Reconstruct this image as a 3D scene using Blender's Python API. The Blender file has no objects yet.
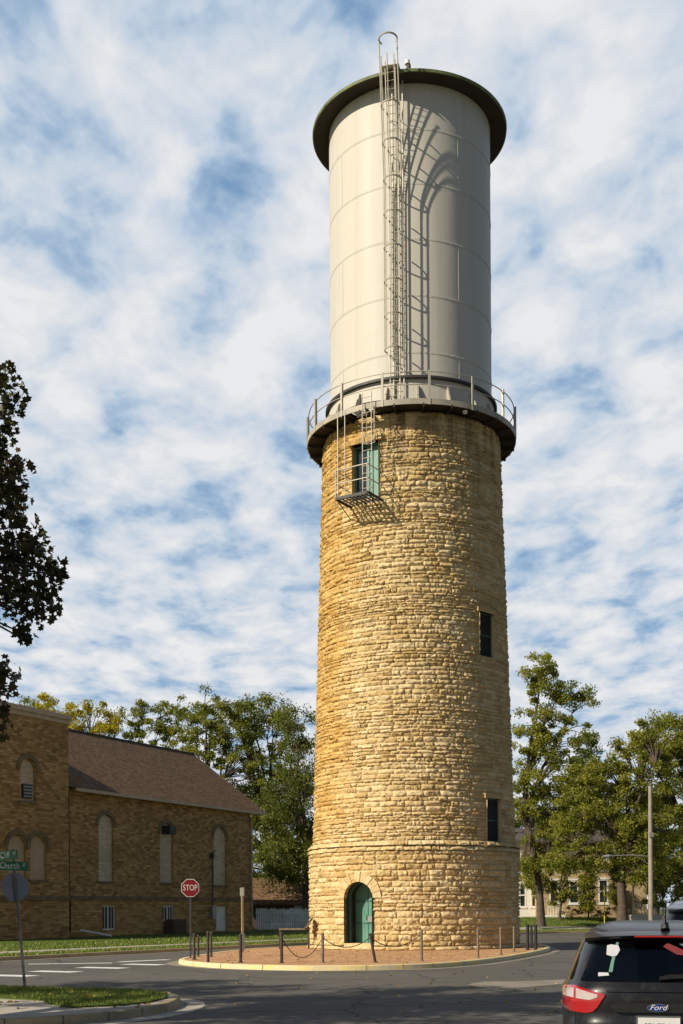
import bpy, math, random
import numpy as np
from mathutils import Vector, Matrix
from mathutils.geometry import tessellate_polygon
PI = math.pi
R = math.radians
sc = bpy.context.scene
C = sc.collection
rng = random.Random(7)
F = 1200.0; HY = 910.0; CX = 341.5; CH = 1.75

# ------------------------------------------------------------------ helpers
class MB:
    def __init__(s): s.v = []; s.f = []; s.a = []
    def quad(s, a, b, c, d, t=0.0):
        n = len(s.v); s.v += [a, b, c, d]; s.f.append((n, n+1, n+2, n+3)); s.a.append(t)
    def poly(s, pts, t=0.0):
        n = len(s.v); s.v += list(pts); s.f.append(tuple(range(n, n+len(pts)))); s.a.append(t)
    def add(s, vs, fs, t=0.0):
        n = len(s.v); s.v += [tuple(p) for p in vs]
        for f in fs: s.f.append(tuple(i+n for i in f)); s.a.append(t)
    def box(s, x0, x1, y0, y1, z0, z1, t=0.0, M=None, bev=0.0):
        vs = [(x0,y0,z0),(x1,y0,z0),(x1,y1,z0),(x0,y1,z0),(x0,y0,z1),(x1,y0,z1),(x1,y1,z1),(x0,y1,z1)]
        if M is not None: vs = [tuple(M @ Vector(p)) for p in vs]
        s.add(vs, [(0,3,2,1),(4,5,6,7),(0,1,5,4),(1,2,6,5),(2,3,7,6),(3,0,4,7)], t)
    def tube(s, pts, rad, n=6, cap=True, t=0.0):
        pts = [Vector(p) for p in pts]
        if not hasattr(rad, '__len__'): rad = [rad]*len(pts)
        base = len(s.v); up = Vector((0,0,1)); prev = None
        for i, p in enumerate(pts):
            if i == 0: d = pts[1]-p
            elif i == len(pts)-1: d = p-pts[i-1]
            else: d = (pts[i+1]-p).normalized()+(p-pts[i-1]).normalized()
            if d.length < 1e-9: d = Vector((0,0,1))
            d.normalize()
            if prev is None:
                u = d.cross(Vector((1,0,0))) if abs(d.x) < .8 else d.cross(Vector((0,1,0)))
            else: u = prev - d*prev.dot(d)
            if u.length < 1e-6: u = d.orthogonal()
            u.normalize(); prev = u; w = d.cross(u)
            for k in range(n):
                a = 2*PI*k/n
                s.v.append(tuple(p + (u*math.cos(a)+w*math.sin(a))*rad[i]))
        for i in range(len(pts)-1):
            for k in range(n):
                a = base+i*n+k; b = base+i*n+(k+1) % n
                s.f.append((a, b, b+n, a+n)); s.a.append(t)
        if cap:
            s.f.append(tuple(base+k for k in reversed(range(n)))); s.a.append(t)
            e = base+(len(pts)-1)*n
            s.f.append(tuple(e+k for k in range(n))); s.a.append(t)
    def lathe(s, prof, n=96, a0=0, a1=2*PI, t=0.0, cx=0, cy=0):
        full = abs(a1-a0-2*PI) < 1e-6
        m = n if full else n+1; base = len(s.v)
        for (r, z) in prof:
            for k in range(m):
                a = a0+(a1-a0)*k/n
                s.v.append((cx+r*math.sin(a), cy-r*math.cos(a), z))
        for i in range(len(prof)-1):
            for k in range(n):
                b = base+i*m+k; c = base+i*m+(k+1) % m
                s.f.append((b, c, c+m, b+m)); s.a.append(t)
    def build(s, name, mat, parent=None, loc=None, rz=0, smooth=False, autos=None):
        me = bpy.data.meshes.new(name)
        me.from_pydata([tuple(p) for p in s.v], [], s.f)
        if any(s.a):
            at = me.attributes.new('rnd', 'FLOAT', 'FACE'); at.data.foreach_set('value', s.a)
        if isinstance(mat, (list, tuple)):
            for m in mat: me.materials.append(m)
        elif mat: me.materials.append(mat)
        if smooth:
            me.polygons.foreach_set('use_smooth', [True]*len(me.polygons))
            if autos: 
                me.set_sharp_from_angle(angle=R(autos))
        me.update()
        o = bpy.data.objects.new(name, me); C.objects.link(o)
        if parent: o.parent = parent
        if loc: o.location = loc
        if rz: o.rotation_euler = (0, 0, rz)
        return o

def npmesh(name, V, Fq, mat, attr=None, parent=None, loc=None, smooth=False, nper=4):
    me = bpy.data.meshes.new(name)
    V = np.asarray(V, dtype=np.float32); Fq = np.asarray(Fq, dtype=np.int32)
    me.vertices.add(len(V)); me.vertices.foreach_set('co', V.ravel())
    nf = len(Fq); k = Fq.shape[1]
    me.loops.add(nf*k); me.loops.foreach_set('vertex_index', Fq.ravel())
    me.polygons.add(nf)
    me.polygons.foreach_set('loop_start', np.arange(0, nf*k, k, dtype=np.int32))
    me.polygons.foreach_set('loop_total', np.full(nf, k, dtype=np.int32))
    if smooth: me.polygons.foreach_set('use_smooth', np.ones(nf, dtype=bool))
    if attr is not None:
        at = me.attributes.new('rnd', 'FLOAT', 'FACE'); at.data.foreach_set('value', np.asarray(attr, dtype=np.float32))
    me.materials.append(mat); me.update(calc_edges=True); me.validate()
    o = bpy.data.objects.new(name, me); C.objects.link(o)
    if parent: o.parent = parent
    if loc: o.location = loc
    return o

def tag(o, label=None, cat=None, group=None, kind=None):
    if label: o['label'] = label
    if cat: o['category'] = cat
    if group: o['group'] = group
    if kind: o['kind'] = kind
    return o
def thing(name, label, cat, loc=(0,0,0), rz=0, group=None):
    o = bpy.data.objects.new(name, None); C.objects.link(o)
    o.location = loc; o.rotation_euler = (0, 0, rz); o.empty_display_size = .3
    return tag(o, label, cat, group)
def gp(px, py, z=0.0):
    Y = (CH-z)*F/(py-HY); return ((px-CX)*Y/F, Y)
def at(px, py, Y):
    return Vector(((px-CX)*Y/F, Y, CH+(HY-py)*Y/F))
def text_mesh(name, txt, size, mat, parent, M, extrude=.002, shear=0.0, ax='CENTER', sx=1.0):
    cu = bpy.data.curves.new(name, 'FONT'); cu.body = txt; cu.size = size; cu.extrude = extrude
    cu.align_x = ax; cu.align_y = 'CENTER'; cu.shear = shear; cu.resolution_u = 3
    to = bpy.data.objects.new(name+'_src', cu); C.objects.link(to)
    bpy.context.view_layer.update()
    me = bpy.data.meshes.new_from_object(to.evaluated_get(bpy.context.evaluated_depsgraph_get()))
    bpy.data.objects.remove(to)
    me.transform(M @ Matrix.Diagonal((sx, 1, 1, 1))); me.materials.clear(); me.materials.append(mat)
    me.name = name
    o = bpy.data.objects.new(name, me); C.objects.link(o); o.parent = parent
    return o

# ------------------------------------------------------------------ materials
def newmat(name):
    m = bpy.data.materials.new(name); m.use_nodes = True
    nt = m.node_tree; b = nt.nodes['Principled BSDF']
    return m, nt, b
def N(nt, typ, **kw):
    n = nt.nodes.new(typ)
    for k, v in kw.items():
        if k.startswith('i_'): n.inputs[k[2:].replace('_', ' ')].default_value = v
        else: setattr(n, k, v)
    return n
def L(nt, a, b): nt.links.new(a, b)
def noise(nt, vec, scale, detail=4, rough=.55, dist=0):
    n = nt.nodes.new('ShaderNodeTexNoise'); n.inputs['Scale'].default_value = scale
    n.inputs['Detail'].default_value = detail; n.inputs['Roughness'].default_value = rough
    n.inputs['Distortion'].default_value = dist
    if vec is not None: L(nt, vec, n.inputs['Vector'])
    return n.outputs['Fac']
def ramp(nt, fac, stops, interp='LINEAR'):
    r = nt.nodes.new('ShaderNodeValToRGB'); cr = r.color_ramp; cr.interpolation = interp
    while len(cr.elements) < len(stops): cr.elements.new(.5)
    for e, (p, c) in zip(cr.elements, stops):
        e.position = p; e.color = (*c, 1) if len(c) == 3 else c
    L(nt, fac, r.inputs['Fac']); return r.outputs['Color']
def mixc(nt, fac, a, b, mode='MIX'):
    m = nt.nodes.new('ShaderNodeMix'); m.data_type = 'RGBA'; m.blend_type = mode
    for inp, v in ((m.inputs['Factor'], fac), (m.inputs['A'], a), (m.inputs['B'], b)):
        pass
    def put(sock, v):
        if hasattr(v, 'links') or isinstance(v, bpy.types.NodeSocket): L(nt, v, sock)
        elif isinstance(v, (int, float)): sock.default_value = v
        else: sock.default_value = (*v, 1) if len(v) == 3 else v
    put(m.inputs[0], fac); put(m.inputs[6], a); put(m.inputs[7], b)
    return m.outputs[2]
def mathn(nt, op, a, b=None, c=None, clamp=False):
    m = nt.nodes.new('ShaderNodeMath'); m.operation = op; m.use_clamp = clamp
    for i, v in enumerate((a, b, c)):
        if v is None: continue
        if isinstance(v, bpy.types.NodeSocket): L(nt, v, m.inputs[i])
        else: m.inputs[i].default_value = v
    return m.outputs[0]
def maprange(nt, v, a, b, c=0, d=1):
    m = nt.nodes.new('ShaderNodeMapRange'); L(nt, v, m.inputs[0])
    for i, x in zip((1,2,3,4), (a,b,c,d)): m.inputs[i].default_value = x
    return m.outputs[0]
def bump(nt, b, h, strength=.5, dist=.02):
    n = nt.nodes.new('ShaderNodeBump'); n.inputs['Strength'].default_value = strength
    n.inputs['Distance'].default_value = dist; L(nt, h, n.inputs['Height']); L(nt, n.outputs[0], b.inputs['Normal'])
def ocoord(nt): return nt.nodes.new('ShaderNodeTexCoord').outputs['Object']
def rndattr(nt):
    a = nt.nodes.new('ShaderNodeAttribute'); a.attribute_name = 'rnd'; return a.outputs['Fac']

def simple(name, col, rough=.6, metal=0, var=.25, scale=3.0, bmp=0.0, spec=.5, coat=0):
    m, nt, b = newmat(name)
    oc = ocoord(nt); n1 = noise(nt, oc, scale, 6, .6)
    dark = tuple(c*(1-var) for c in col); lite = tuple(min(1, c*(1+var)) for c in col)
    L(nt, ramp(nt, n1, [(.3, dark), (.7, lite)]), b.inputs['Base Color'])
    L(nt, maprange(nt, noise(nt, oc, scale*4, 4), .3, .7, rough*.85, min(1, rough*1.15)), b.inputs['Roughness'])
    b.inputs['Metallic'].default_value = metal; b.inputs['Specular IOR Level'].default_value = spec
    b.inputs['Coat Weight'].default_value = coat
    if bmp: bump(nt, b, noise(nt, oc, scale*8, 5), bmp, .01)
    return m

def mat_stone():
    m, nt, b = newmat('limestone'); oc = ocoord(nt); r = rndattr(nt)
    sep = nt.nodes.new('ShaderNodeSeparateXYZ'); L(nt, oc, sep.inputs[0])
    cream = ramp(nt, r, [(0, (.50,.355,.155)), (.35, (.63,.48,.25)), (.7, (.69,.55,.325)), (1, (.56,.395,.18))])
    ochre = ramp(nt, r, [(0, (.44,.255,.065)), (.35, (.56,.355,.11)), (.7, (.62,.42,.15)), (1, (.50,.285,.075))])
    # iron stained face: strongest on the west side above the ledge
    ang = mathn(nt, 'ARCTAN2', sep.outputs['X'], mathn(nt, 'MULTIPLY', sep.outputs['Y'], -1.0))
    a1 = maprange(nt, ang, -1.05, -.45, 1.1, 0)
    hz = maprange(nt, sep.outputs['Z'], 3, 9, .12, 1)
    big = noise(nt, oc, .45, 5, .6)
    msk = mathn(nt, 'ADD', mathn(nt, 'MULTIPLY', a1, hz), maprange(nt, big, .35, .7, -.35, .5))
    msk2 = maprange(nt, msk, .2, .95, .05, .9)
    c = mixc(nt, msk2, cream, ochre)
    fine = noise(nt, oc, 7, 8, .65)
    c = mixc(nt, maprange(nt, fine, .48, .75, 0, .55), c, (.30,.19,.085))
    # greyish grime streaks below the deck
    top = maprange(nt, sep.outputs['Z'], 17.0, 21.5, 0, 1)
    mp = nt.nodes.new('ShaderNodeMapping'); mp.inputs['Scale'].default_value = (2.2, 2.2, .12); L(nt, oc, mp.inputs[0])
    st = noise(nt, mp.outputs[0], 1.3, 5, .6)
    c = mixc(nt, mathn(nt, 'MULTIPLY', top, maprange(nt, st, .45, .62, 0, .75)), c, (.17,.105,.055))
    L(nt, c, b.inputs['Base Color']); b.inputs['Roughness'].default_value = .93
    b.inputs['Specular IOR Level'].default_value = .15
    bump(nt, b, noise(nt, oc, 14, 8, .7), .7, .03)
    return m
def mat_brickwall(name, c1, c2, c3, mortar, bw=.42, bh=.13, patch=(.2,.15,.1)):
    m, nt, b = newmat(name)
    tc = nt.nodes.new('ShaderNodeTexCoord'); s1 = nt.nodes.new('ShaderNodeSeparateXYZ'); L(nt, tc.outputs['Object'], s1.inputs[0])
    s2 = nt.nodes.new('ShaderNodeSeparateXYZ'); L(nt, tc.outputs['Normal'], s2.inputs[0])
    side = mathn(nt, 'GREATER_THAN', mathn(nt, 'ABSOLUTE', s2.outputs['X']), .7)
    u = mathn(nt, 'ADD', mathn(nt, 'MULTIPLY', s1.outputs['X'], mathn(nt, 'SUBTRACT', 1, side)), mathn(nt, 'MULTIPLY', s1.outputs['Y'], side))
    cb = nt.nodes.new('ShaderNodeCombineXYZ'); L(nt, u, cb.inputs[0]); L(nt, s1.outputs['Z'], cb.inputs[1])
    br = nt.nodes.new('ShaderNodeTexBrick'); L(nt, cb.outputs[0], br.inputs['Vector'])
    br.inputs['Color1'].default_value = (0,0,0,1); br.inputs['Color2'].default_value = (1,1,1,1)
    br.inputs['Mortar'].default_value = (.5,.5,.5,1); br.inputs['Scale'].default_value = 1
    br.inputs['Brick Width'].default_value = bw; br.inputs['Row Height'].default_value = bh
    br.inputs['Mortar Size'].default_value = .012; br.inputs['Mortar Smooth'].default_value = .3
    n1 = noise(nt, cb.outputs[0], 5, 5, .7)
    f = mathn(nt, 'ADD', mathn(nt, 'MULTIPLY', br.outputs['Color'], .6), mathn(nt, 'MULTIPLY', n1, .45))
    col = ramp(nt, f, [(.15, c1), (.5, c2), (.9, c3)])
    col = mixc(nt, br.outputs['Fac'], col, mortar)
    col = mixc(nt, maprange(nt, noise(nt, tc.outputs['Object'], .5, 5, .6), .45, .75, 0, .55), col, patch)
    L(nt, col, b.inputs['Base Color']); b.inputs['Roughness'].default_value = .92; b.inputs['Specular IOR Level'].default_value = .2
    h = mathn(nt, 'SUBTRACT', mathn(nt, 'MULTIPLY', n1, .6), br.outputs['Fac'])
    bump(nt, b, h, .8, .03)
    return m
def mat_tank():
    m, nt, b = newmat('tank_paint'); oc = ocoord(nt)
    mp = nt.nodes.new('ShaderNodeMapping'); mp.inputs['Scale'].default_value = (1.6,1.6,.06); L(nt, oc, mp.inputs[0])
    st = noise(nt, mp.outputs[0], 2.0, 6, .6)
    c = ramp(nt, st, [(.3, (.50,.465,.40)), (.6, (.55,.515,.45)), (.8, (.51,.475,.405))])
    sp = noise(nt, oc, 6, 6, .7)
    c = mixc(nt, maprange(nt, sp, .66, .76, 0, .5), c, (.36,.28,.2))
    L(nt, c, b.inputs['Base Color']); b.inputs['Roughness'].default_value = .55; b.inputs['Specular IOR Level'].default_value = .3
    bump(nt, b, noise(nt, oc, 1.2, 3), .25, .04)
    return m
def mat_asphalt():
    m, nt, b = newmat('asphalt'); oc = ocoord(nt)
    big = noise(nt, oc, .12, 5, .6); mid = noise(nt, oc, 1.5, 6, .65); fine = noise(nt, oc, 45, 3, .7)
    f = mathn(nt, 'ADD', mathn(nt, 'MULTIPLY', big, .5), mathn(nt, 'ADD', mathn(nt, 'MULTIPLY', mid, .28), mathn(nt, 'MULTIPLY', fine, .22)))
    c = ramp(nt, f, [(.3, (.068,.063,.056)), (.5, (.108,.10,.088)), (.7, (.158,.146,.128))])
    # tyre-worn bands and sealed cracks
    mp = nt.nodes.new('ShaderNodeMapping'); mp.inputs['Rotation'].default_value = (0,0,R(-27)); mp.inputs['Scale'].default_value = (.25, 1.6, 1); L(nt, oc, mp.inputs[0])
    c = mixc(nt, maprange(nt, noise(nt, mp.outputs[0], .8, 3), .5, .7, 0, .35), c, (.07,.066,.062))
    v = nt.nodes.new('ShaderNodeTexVoronoi'); v.feature = 'DISTANCE_TO_EDGE'; v.inputs['Scale'].default_value = .28
    wv = nt.nodes.new('ShaderNodeVectorMath'); wv.operation = 'ADD'; L(nt, oc, wv.inputs[0])
    nn = nt.nodes.new('ShaderNodeTexNoise'); nn.inputs['Scale'].default_value = 1.1; nn.inputs['Detail'].default_value = 5; L(nt, oc, nn.inputs['Vector'])
    L(nt, nn.outputs['Color'], wv.inputs[1]); L(nt, wv.outputs[0], v.inputs['Vector'])
    cr = maprange(nt, v.outputs['Distance'], .004, .014, 1, 0)
    c = mixc(nt, mathn(nt, 'MULTIPLY', cr, .8), c, (.028,.026,.025))
    L(nt, c, b.inputs['Base Color']); b.inputs['Roughness'].default_value = .88; b.inputs['Specular IOR Level'].default_value = .25
    bump(nt, b, mathn(nt, 'SUBTRACT', fine, cr), .5, .008)
    return m
def mat_concrete(name, col, joint=0.0):
    m, nt, b = newmat(name); oc = ocoord(nt)
    n1 = noise(nt, oc, .9, 6, .65); n2 = noise(nt, oc, 18, 5, .7)
    f = mathn(nt, 'ADD', mathn(nt, 'MULTIPLY', n1, .65), mathn(nt, 'MULTIPLY', n2, .35))
    c = ramp(nt, f, [(.3, tuple(x*.62 for x in col)), (.52, col), (.75, tuple(min(1, x*1.2) for x in col))])
    L(nt, c, b.inputs['Base Color']); b.inputs['Roughness'].default_value = .9; b.inputs['Specular IOR Level'].default_value = .2
    bump(nt, b, n2, .35, .006)
    return m
def mat_yellowcurb():
    m, nt, b = newmat('yellow_kerb_paint'); oc = ocoord(nt)
    n1 = noise(nt, oc, 1.6, 7, .7); n2 = noise(nt, oc, 14, 5, .7)
    f = mathn(nt, 'ADD', mathn(nt, 'MULTIPLY', n1, .6), mathn(nt, 'MULTIPLY', n2, .4))
    c = ramp(nt, f, [(.34, (.74,.52,.12)), (.46, (.72,.56,.24)), (.54, (.62,.52,.33)), (.7, (.46,.38,.25))])
    L(nt, c, b.inputs['Base Color']); b.inputs['Roughness'].default_value = .85
    bump(nt, b, n2, .4, .006)
    return m
def mat_pavers():
    m, nt, b = newmat('brick_pavers'); oc = ocoord(nt)
    mp = nt.nodes.new('ShaderNodeMapping'); mp.inputs['Rotation'].default_value = (0,0,R(38)); L(nt, oc, mp.inputs[0])
    br = nt.nodes.new('ShaderNodeTexBrick'); L(nt, mp.outputs[0], br.inputs['Vector'])
    br.inputs['Color1'].default_value = (0,0,0,1); br.inputs['Color2'].default_value = (1,1,1,1)
    br.inputs['Brick Width'].default_value = .22; br.inputs['Row Height'].default_value = .11; br.inputs['Mortar Size'].default_value = .006
    br.inputs['Scale'].default_value = 1
    n1 = noise(nt, oc, .8, 6, .65)
    f = mathn(nt, 'ADD', mathn(nt, 'MULTIPLY', br.outputs['Color'], .5), mathn(nt, 'MULTIPLY', n1, .6))
    c = ramp(nt, f, [(.2, (.29,.115,.04)), (.5, (.50,.25,.10)), (.85, (.62,.37,.18))])
    c = mixc(nt, br.outputs['Fac'], c, (.22,.15,.1))
    c = mixc(nt, maprange(nt, noise(nt, oc, 3, 6, .7), .55, .75, 0, .5), c, (.42,.33,.22))
    L(nt, c, b.inputs['Base Color']); b.inputs['Roughness'].default_value = .9
    bump(nt, b, mathn(nt, 'SUBTRACT', mathn(nt, 'MULTIPLY', n1, .4), br.outputs['Fac']), .5, .01)
    return m
def mat_grass(name, a, c, d):
    m, nt, b = newmat(name); oc = ocoord(nt)
    n1 = noise(nt, oc, .35, 5, .6); n2 = noise(nt, oc, 9, 6, .75)
    f = mathn(nt, 'ADD', mathn(nt, 'MULTIPLY', n1, .5), mathn(nt, 'MULTIPLY', n2, .5))
    col = ramp(nt, f, [(.3, a), (.5, c), (.72, d)])
    L(nt, col, b.inputs['Base Color']); b.inputs['Roughness'].default_value = .95; b.inputs['Specular IOR Level'].default_value = .1
    bump(nt, b, n2, 1.0, .06)
    return m
def mat_leaf(name, stops, trans=.35, rough=.5):
    m, nt, b = newmat(name); r = rndattr(nt)
    c = ramp(nt, r, stops)
    L(nt, c, b.inputs['Base Color']); b.inputs['Roughness'].default_value = rough; b.inputs['Specular IOR Level'].default_value = .35
    tr = nt.nodes.new('ShaderNodeBsdfTranslucent'); L(nt, mixc(nt, 1.0, c, (1.25,1.25,.6), 'MULTIPLY'), tr.inputs[0])
    ms = nt.nodes.new('ShaderNodeMixShader'); ms.inputs[0].default_value = trans
    L(nt, b.outputs[0], ms.inputs[1]); L(nt, tr.outputs[0], ms.inputs[2])
    L(nt, ms.outputs[0], nt.nodes['Material Output'].inputs['Surface'])
    return m
def mat_shingle():
    m, nt, b = newmat('roof_shingles'); oc = ocoord(nt)
    sep = nt.nodes.new('ShaderNodeSeparateXYZ'); L(nt, oc, sep.inputs[0])
    cb = nt.nodes.new('ShaderNodeCombineXYZ'); L(nt, sep.outputs['X'], cb.inputs[0]); L(nt, mathn(nt, 'MULTIPLY', sep.outputs['Z'], 1.4), cb.inputs[1])
    br = nt.nodes.new('ShaderNodeTexBrick'); L(nt, cb.outputs[0], br.inputs['Vector'])
    br.inputs['Color1'].default_value = (0,0,0,1); br.inputs['Color2'].default_value = (1,1,1,1); br.inputs['Scale'].default_value = 1
    br.inputs['Brick Width'].default_value = .3; br.inputs['Row Height'].default_value = .15; br.inputs['Mortar Size'].default_value = .012
    f = mathn(nt, 'ADD', mathn(nt, 'MULTIPLY', br.outputs['Color'], .5), mathn(nt, 'MULTIPLY', noise(nt, oc, 6, 6, .7), .6))
    c = ramp(nt, f, [(.2, (.115,.068,.036)), (.5, (.17,.103,.054)), (.9, (.25,.16,.09))])
    c = mixc(nt, br.outputs['Fac'], c, (.07,.035,.03))
    L(nt, c, b.inputs['Base Color']); b.inputs['Roughness'].default_value = .9; b.inputs['Specular IOR Level'].default_value = .2
    bump(nt, b, mathn(nt, 'SUBTRACT', br.outputs['Color'], br.outputs['Fac']), .5, .02)
    return m
def glassmat(name, col=(.02,.03,.03), rough=.03, trans=0.0):
    m, nt, b = newmat(name); b.inputs['Base Color'].default_value = (*col, 1); b.inputs['Roughness'].default_value = rough
    b.inputs['Transmission Weight'].default_value = trans; b.inputs['IOR'].default_value = 1.5
    n = noise(nt, ocoord(nt), 1.5, 2); bump(nt, b, n, .05, .01)
    return m

M = {}
M['stone'] = mat_stone()
M['tank'] = mat_tank()
M['asphalt'] = mat_asphalt()
M['concrete'] = mat_concrete('sidewalk_concrete', (.40,.36,.30))
M['gutter'] = mat_concrete('gutter_concrete', (.25,.22,.18))
M['kerb'] = mat_concrete('kerb_concrete', (.42,.33,.2))
M['ykerb'] = mat_yellowcurb()
M['pavers'] = mat_pavers()
M['lawn'] = mat_grass('lawn_grass', (.045,.07,.014), (.085,.125,.022), (.17,.17,.05))
M['ground'] = mat_grass('far_ground', (.04,.06,.02), (.07,.10,.03), (.10,.13,.05))
M['blade'] = mat_leaf('grass_blades', [(0, (.06,.10,.014)), (.5, (.14,.21,.03)), (.85, (.26,.30,.06)), (1, (.42,.34,.13))], .3)
M['deck'] = simple('deck_steel', (.36,.32,.255), .6, 0, .2, 1.2)
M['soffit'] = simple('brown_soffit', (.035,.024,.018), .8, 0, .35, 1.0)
M['rim'] = simple('mossy_roof_rim', (.13,.16,.06), .7, 0, .45, 2.5)
M['darksteel'] = simple('dark_ring', (.035,.03,.028), .6, 0, .2, 3)
M['galv'] = simple('galvanised_rail', (.42,.38,.31), .5, .1, .15, 5)
M['ladder'] = simple('ladder_steel', (.50,.45,.36), .5, .0, .15, 5)
M['teal'] = simple('teal_paint', (.10,.25,.19), .5, 0, .18, 2.5, .1)
M['teald'] = simple('dark_teal_frame', (.05,.13,.11), .5, 0, .18, 2.5)
M['jamb'] = simple('shaded_door_jamb', (.05,.04,.028), .8, 0, .3, 3)  # shade of the door recess put into the jamb colour
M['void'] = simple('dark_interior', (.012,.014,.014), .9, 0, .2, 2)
M['wglass'] = glassmat('window_glass', (.02,.03,.03), .08)
M['church'] = mat_brickwall('church_brick', (.20,.105,.042), (.42,.245,.10), (.62,.40,.185), (.30,.20,.105), .40, .15, (.30,.165,.07))
M['churchbase'] = mat_brickwall('church_basement_stone', (.27,.15,.05), (.48,.28,.105), (.66,.43,.18), (.28,.19,.09), .5, .17, (.38,.2,.07))
M['infill'] = mat_brickwall('pale_infill_brick', (.55,.43,.29), (.68,.55,.39), (.76,.64,.48), (.48,.38,.27), .4, .13, (.42,.33,.24))
M['tanpanel'] = simple('tan_panel', (.50,.35,.24), .7, 0, .08, 1.5)
M['belt'] = simple('weathered_belt_stone', (.19,.13,.075), .9, 0, .35, 2.0, .3)
M['shingle'] = mat_shingle()
M['trim'] = simple('tan_trim', (.50,.37,.25), .6, 0, .15, 2)
M['white'] = simple('white_paint', (.72,.70,.66), .5, 0, .08, 3)
M['grey'] = simple('grey_metal', (.28,.28,.27), .5, .4, .15, 4)
M['darkroof'] = simple('dark_roofing', (.07,.055,.045), .9, 0, .3, 3)
M['brownbox'] = simple('brown_box', (.09,.05,.03), .7, 0, .3, 4)
M['housebrick'] = mat_brickwall('orange_brick', (.34,.21,.09), (.55,.39,.19), (.66,.50,.27), (.4,.33,.24), .24, .08, (.34,.2,.1))
M['bollard'] = simple('rusty_bollard', (.055,.04,.032), .6, .1, .4, 6, .2)
M['bollardtan'] = simple('sunlit_bollard', (.20,.15,.105), .65, .1, .35, 6, .2)  # sunlit tan of the dark-brown steel painted into the colour
M['black'] = simple('black_paint', (.02,.02,.02), .45, 0, .2, 4)
M['chain'] = simple('chain_steel', (.06,.05,.042), .5, .5, .3, 10)
M['stopred'] = simple('stop_sign_red', (.19,.008,.012), .4, 0, .08, 3)
M['signwhite'] = simple('sign_white', (.62,.60,.58), .4, 0, .04, 3)
M['signgreen'] = simple('street_sign_green', (.004,.11,.045), .4, 0, .12, 3)
M['signback'] = simple('bare_aluminium_back', (.22,.21,.22), .45, .5, .1, 3)
M['postgalv'] = simple('sign_post_steel', (.085,.085,.095), .5, .5, .2, 5)
M['tanpost'] = simple('tan_wood_post', (.34,.25,.14), .8, 0, .2, 4)
M['polewood'] = simple('weathered_pole_wood', (.30,.25,.20), .9, 0, .25, 1.6, .4)
M['fence'] = simple('white_picket_paint', (.75,.74,.70), .6, 0, .3, 1.2)
M['yellow'] = simple('yellow_plastic', (.75,.55,.02), .5, 0, .1, 3)
M['bark'] = simple('brown_bark', (.085,.062,.045), .95, 0, .45, 3, .8)
M['barkdark'] = simple('dark_bark', (.05,.038,.028), .95, 0, .4, 4, .8)
M['paintwhite'] = mat_concrete('road_marking_white', (.68,.68,.66))
M['panelface'] = simple('information_panel_face', (.10,.075,.06), .35, 0, .3, 8)
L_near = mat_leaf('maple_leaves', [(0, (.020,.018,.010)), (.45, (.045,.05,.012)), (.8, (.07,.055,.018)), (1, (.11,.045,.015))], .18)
L_yel = mat_leaf('yellow_leaves', [(0, (.14,.16,.015)), (.5, (.42,.36,.025)), (1, (.60,.46,.03))], .45)
L_olive = mat_leaf('olive_leaves', [(0, (.08,.105,.016)), (.5, (.21,.23,.038)), (1, (.35,.32,.06))], .5)
L_dark = mat_leaf('dark_leaves', [(0, (.05,.075,.013)), (.5, (.13,.155,.027)), (1, (.24,.24,.04))], .42)
L_lime = mat_leaf('lime_leaves', [(0, (.09,.115,.017)), (.5, (.25,.265,.04)), (.85, (.38,.35,.065)), (1, (.44,.35,.07))], .52)  # plain yellow-green leaf colour
L_fall = mat_leaf('fallen_leaf', [(0, (.16,.08,.02)), (.5, (.32,.2,.05)), (1, (.42,.3,.08))], .1)

# ------------------------------------------------------------------ ground, road, kerbs
g = MB(); g.box(-1500, 1500, -400, 2600, -3.0, -.03); tag(g.build('ground', M['ground']), kind='structure')
g = MB(); g.quad((-160,-60,0),(160,-60,0),(160,170,0),(-160,170,0)); tag(g.build('road', M['asphalt']), kind='structure')

def catmull(P, n=6, closed=False):
    out = []; m = len(P)
    rngs = range(m) if closed else range(m-1)
    for i in rngs:
        p0 = P[(i-1) % m] if closed or i > 0 else P[i]; p1 = P[i]; p2 = P[(i+1) % m]
        p3 = P[(i+2) % m] if closed or i+2 < m else p2
        for k in range(n):
            t = k/n
            out.append(tuple(.5*((2*p1[j])+(-p0[j]+p2[j])*t+(2*p0[j]-5*p1[j]+4*p2[j]-p3[j])*t*t+(-p0[j]+3*p1[j]-3*p2[j]+p3[j])*t**3) for j in (0,1)))
    if not closed: out.append(tuple(P[-1]))
    return out
def offset(P, d, closed=False):
    out = []; m = len(P)
    for i in range(m):
        a = Vector(P[(i-1) % m]) if closed or i > 0 else None
        b = Vector(P[i]); c = Vector(P[(i+1) % m]) if closed or i < m-1 else None
        t = Vector((0,0))
        if a is not None: t += (b-a).normalized()
        if c is not None: t += (c-b).normalized()
        t.normalize(); out.append((b.x-t.y*d, b.y+t.x*d))   # left side of travel
    return out
def strip(mb, P, Q, z1, z2, closed=False, t=0):
    m = len(P)
    for i in range(m if closed else m-1):
        j = (i+1) % m
        mb.quad((*P[i], z1), (*P[j], z1), (*Q[j], z2), (*Q[i], z2), t)
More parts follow.
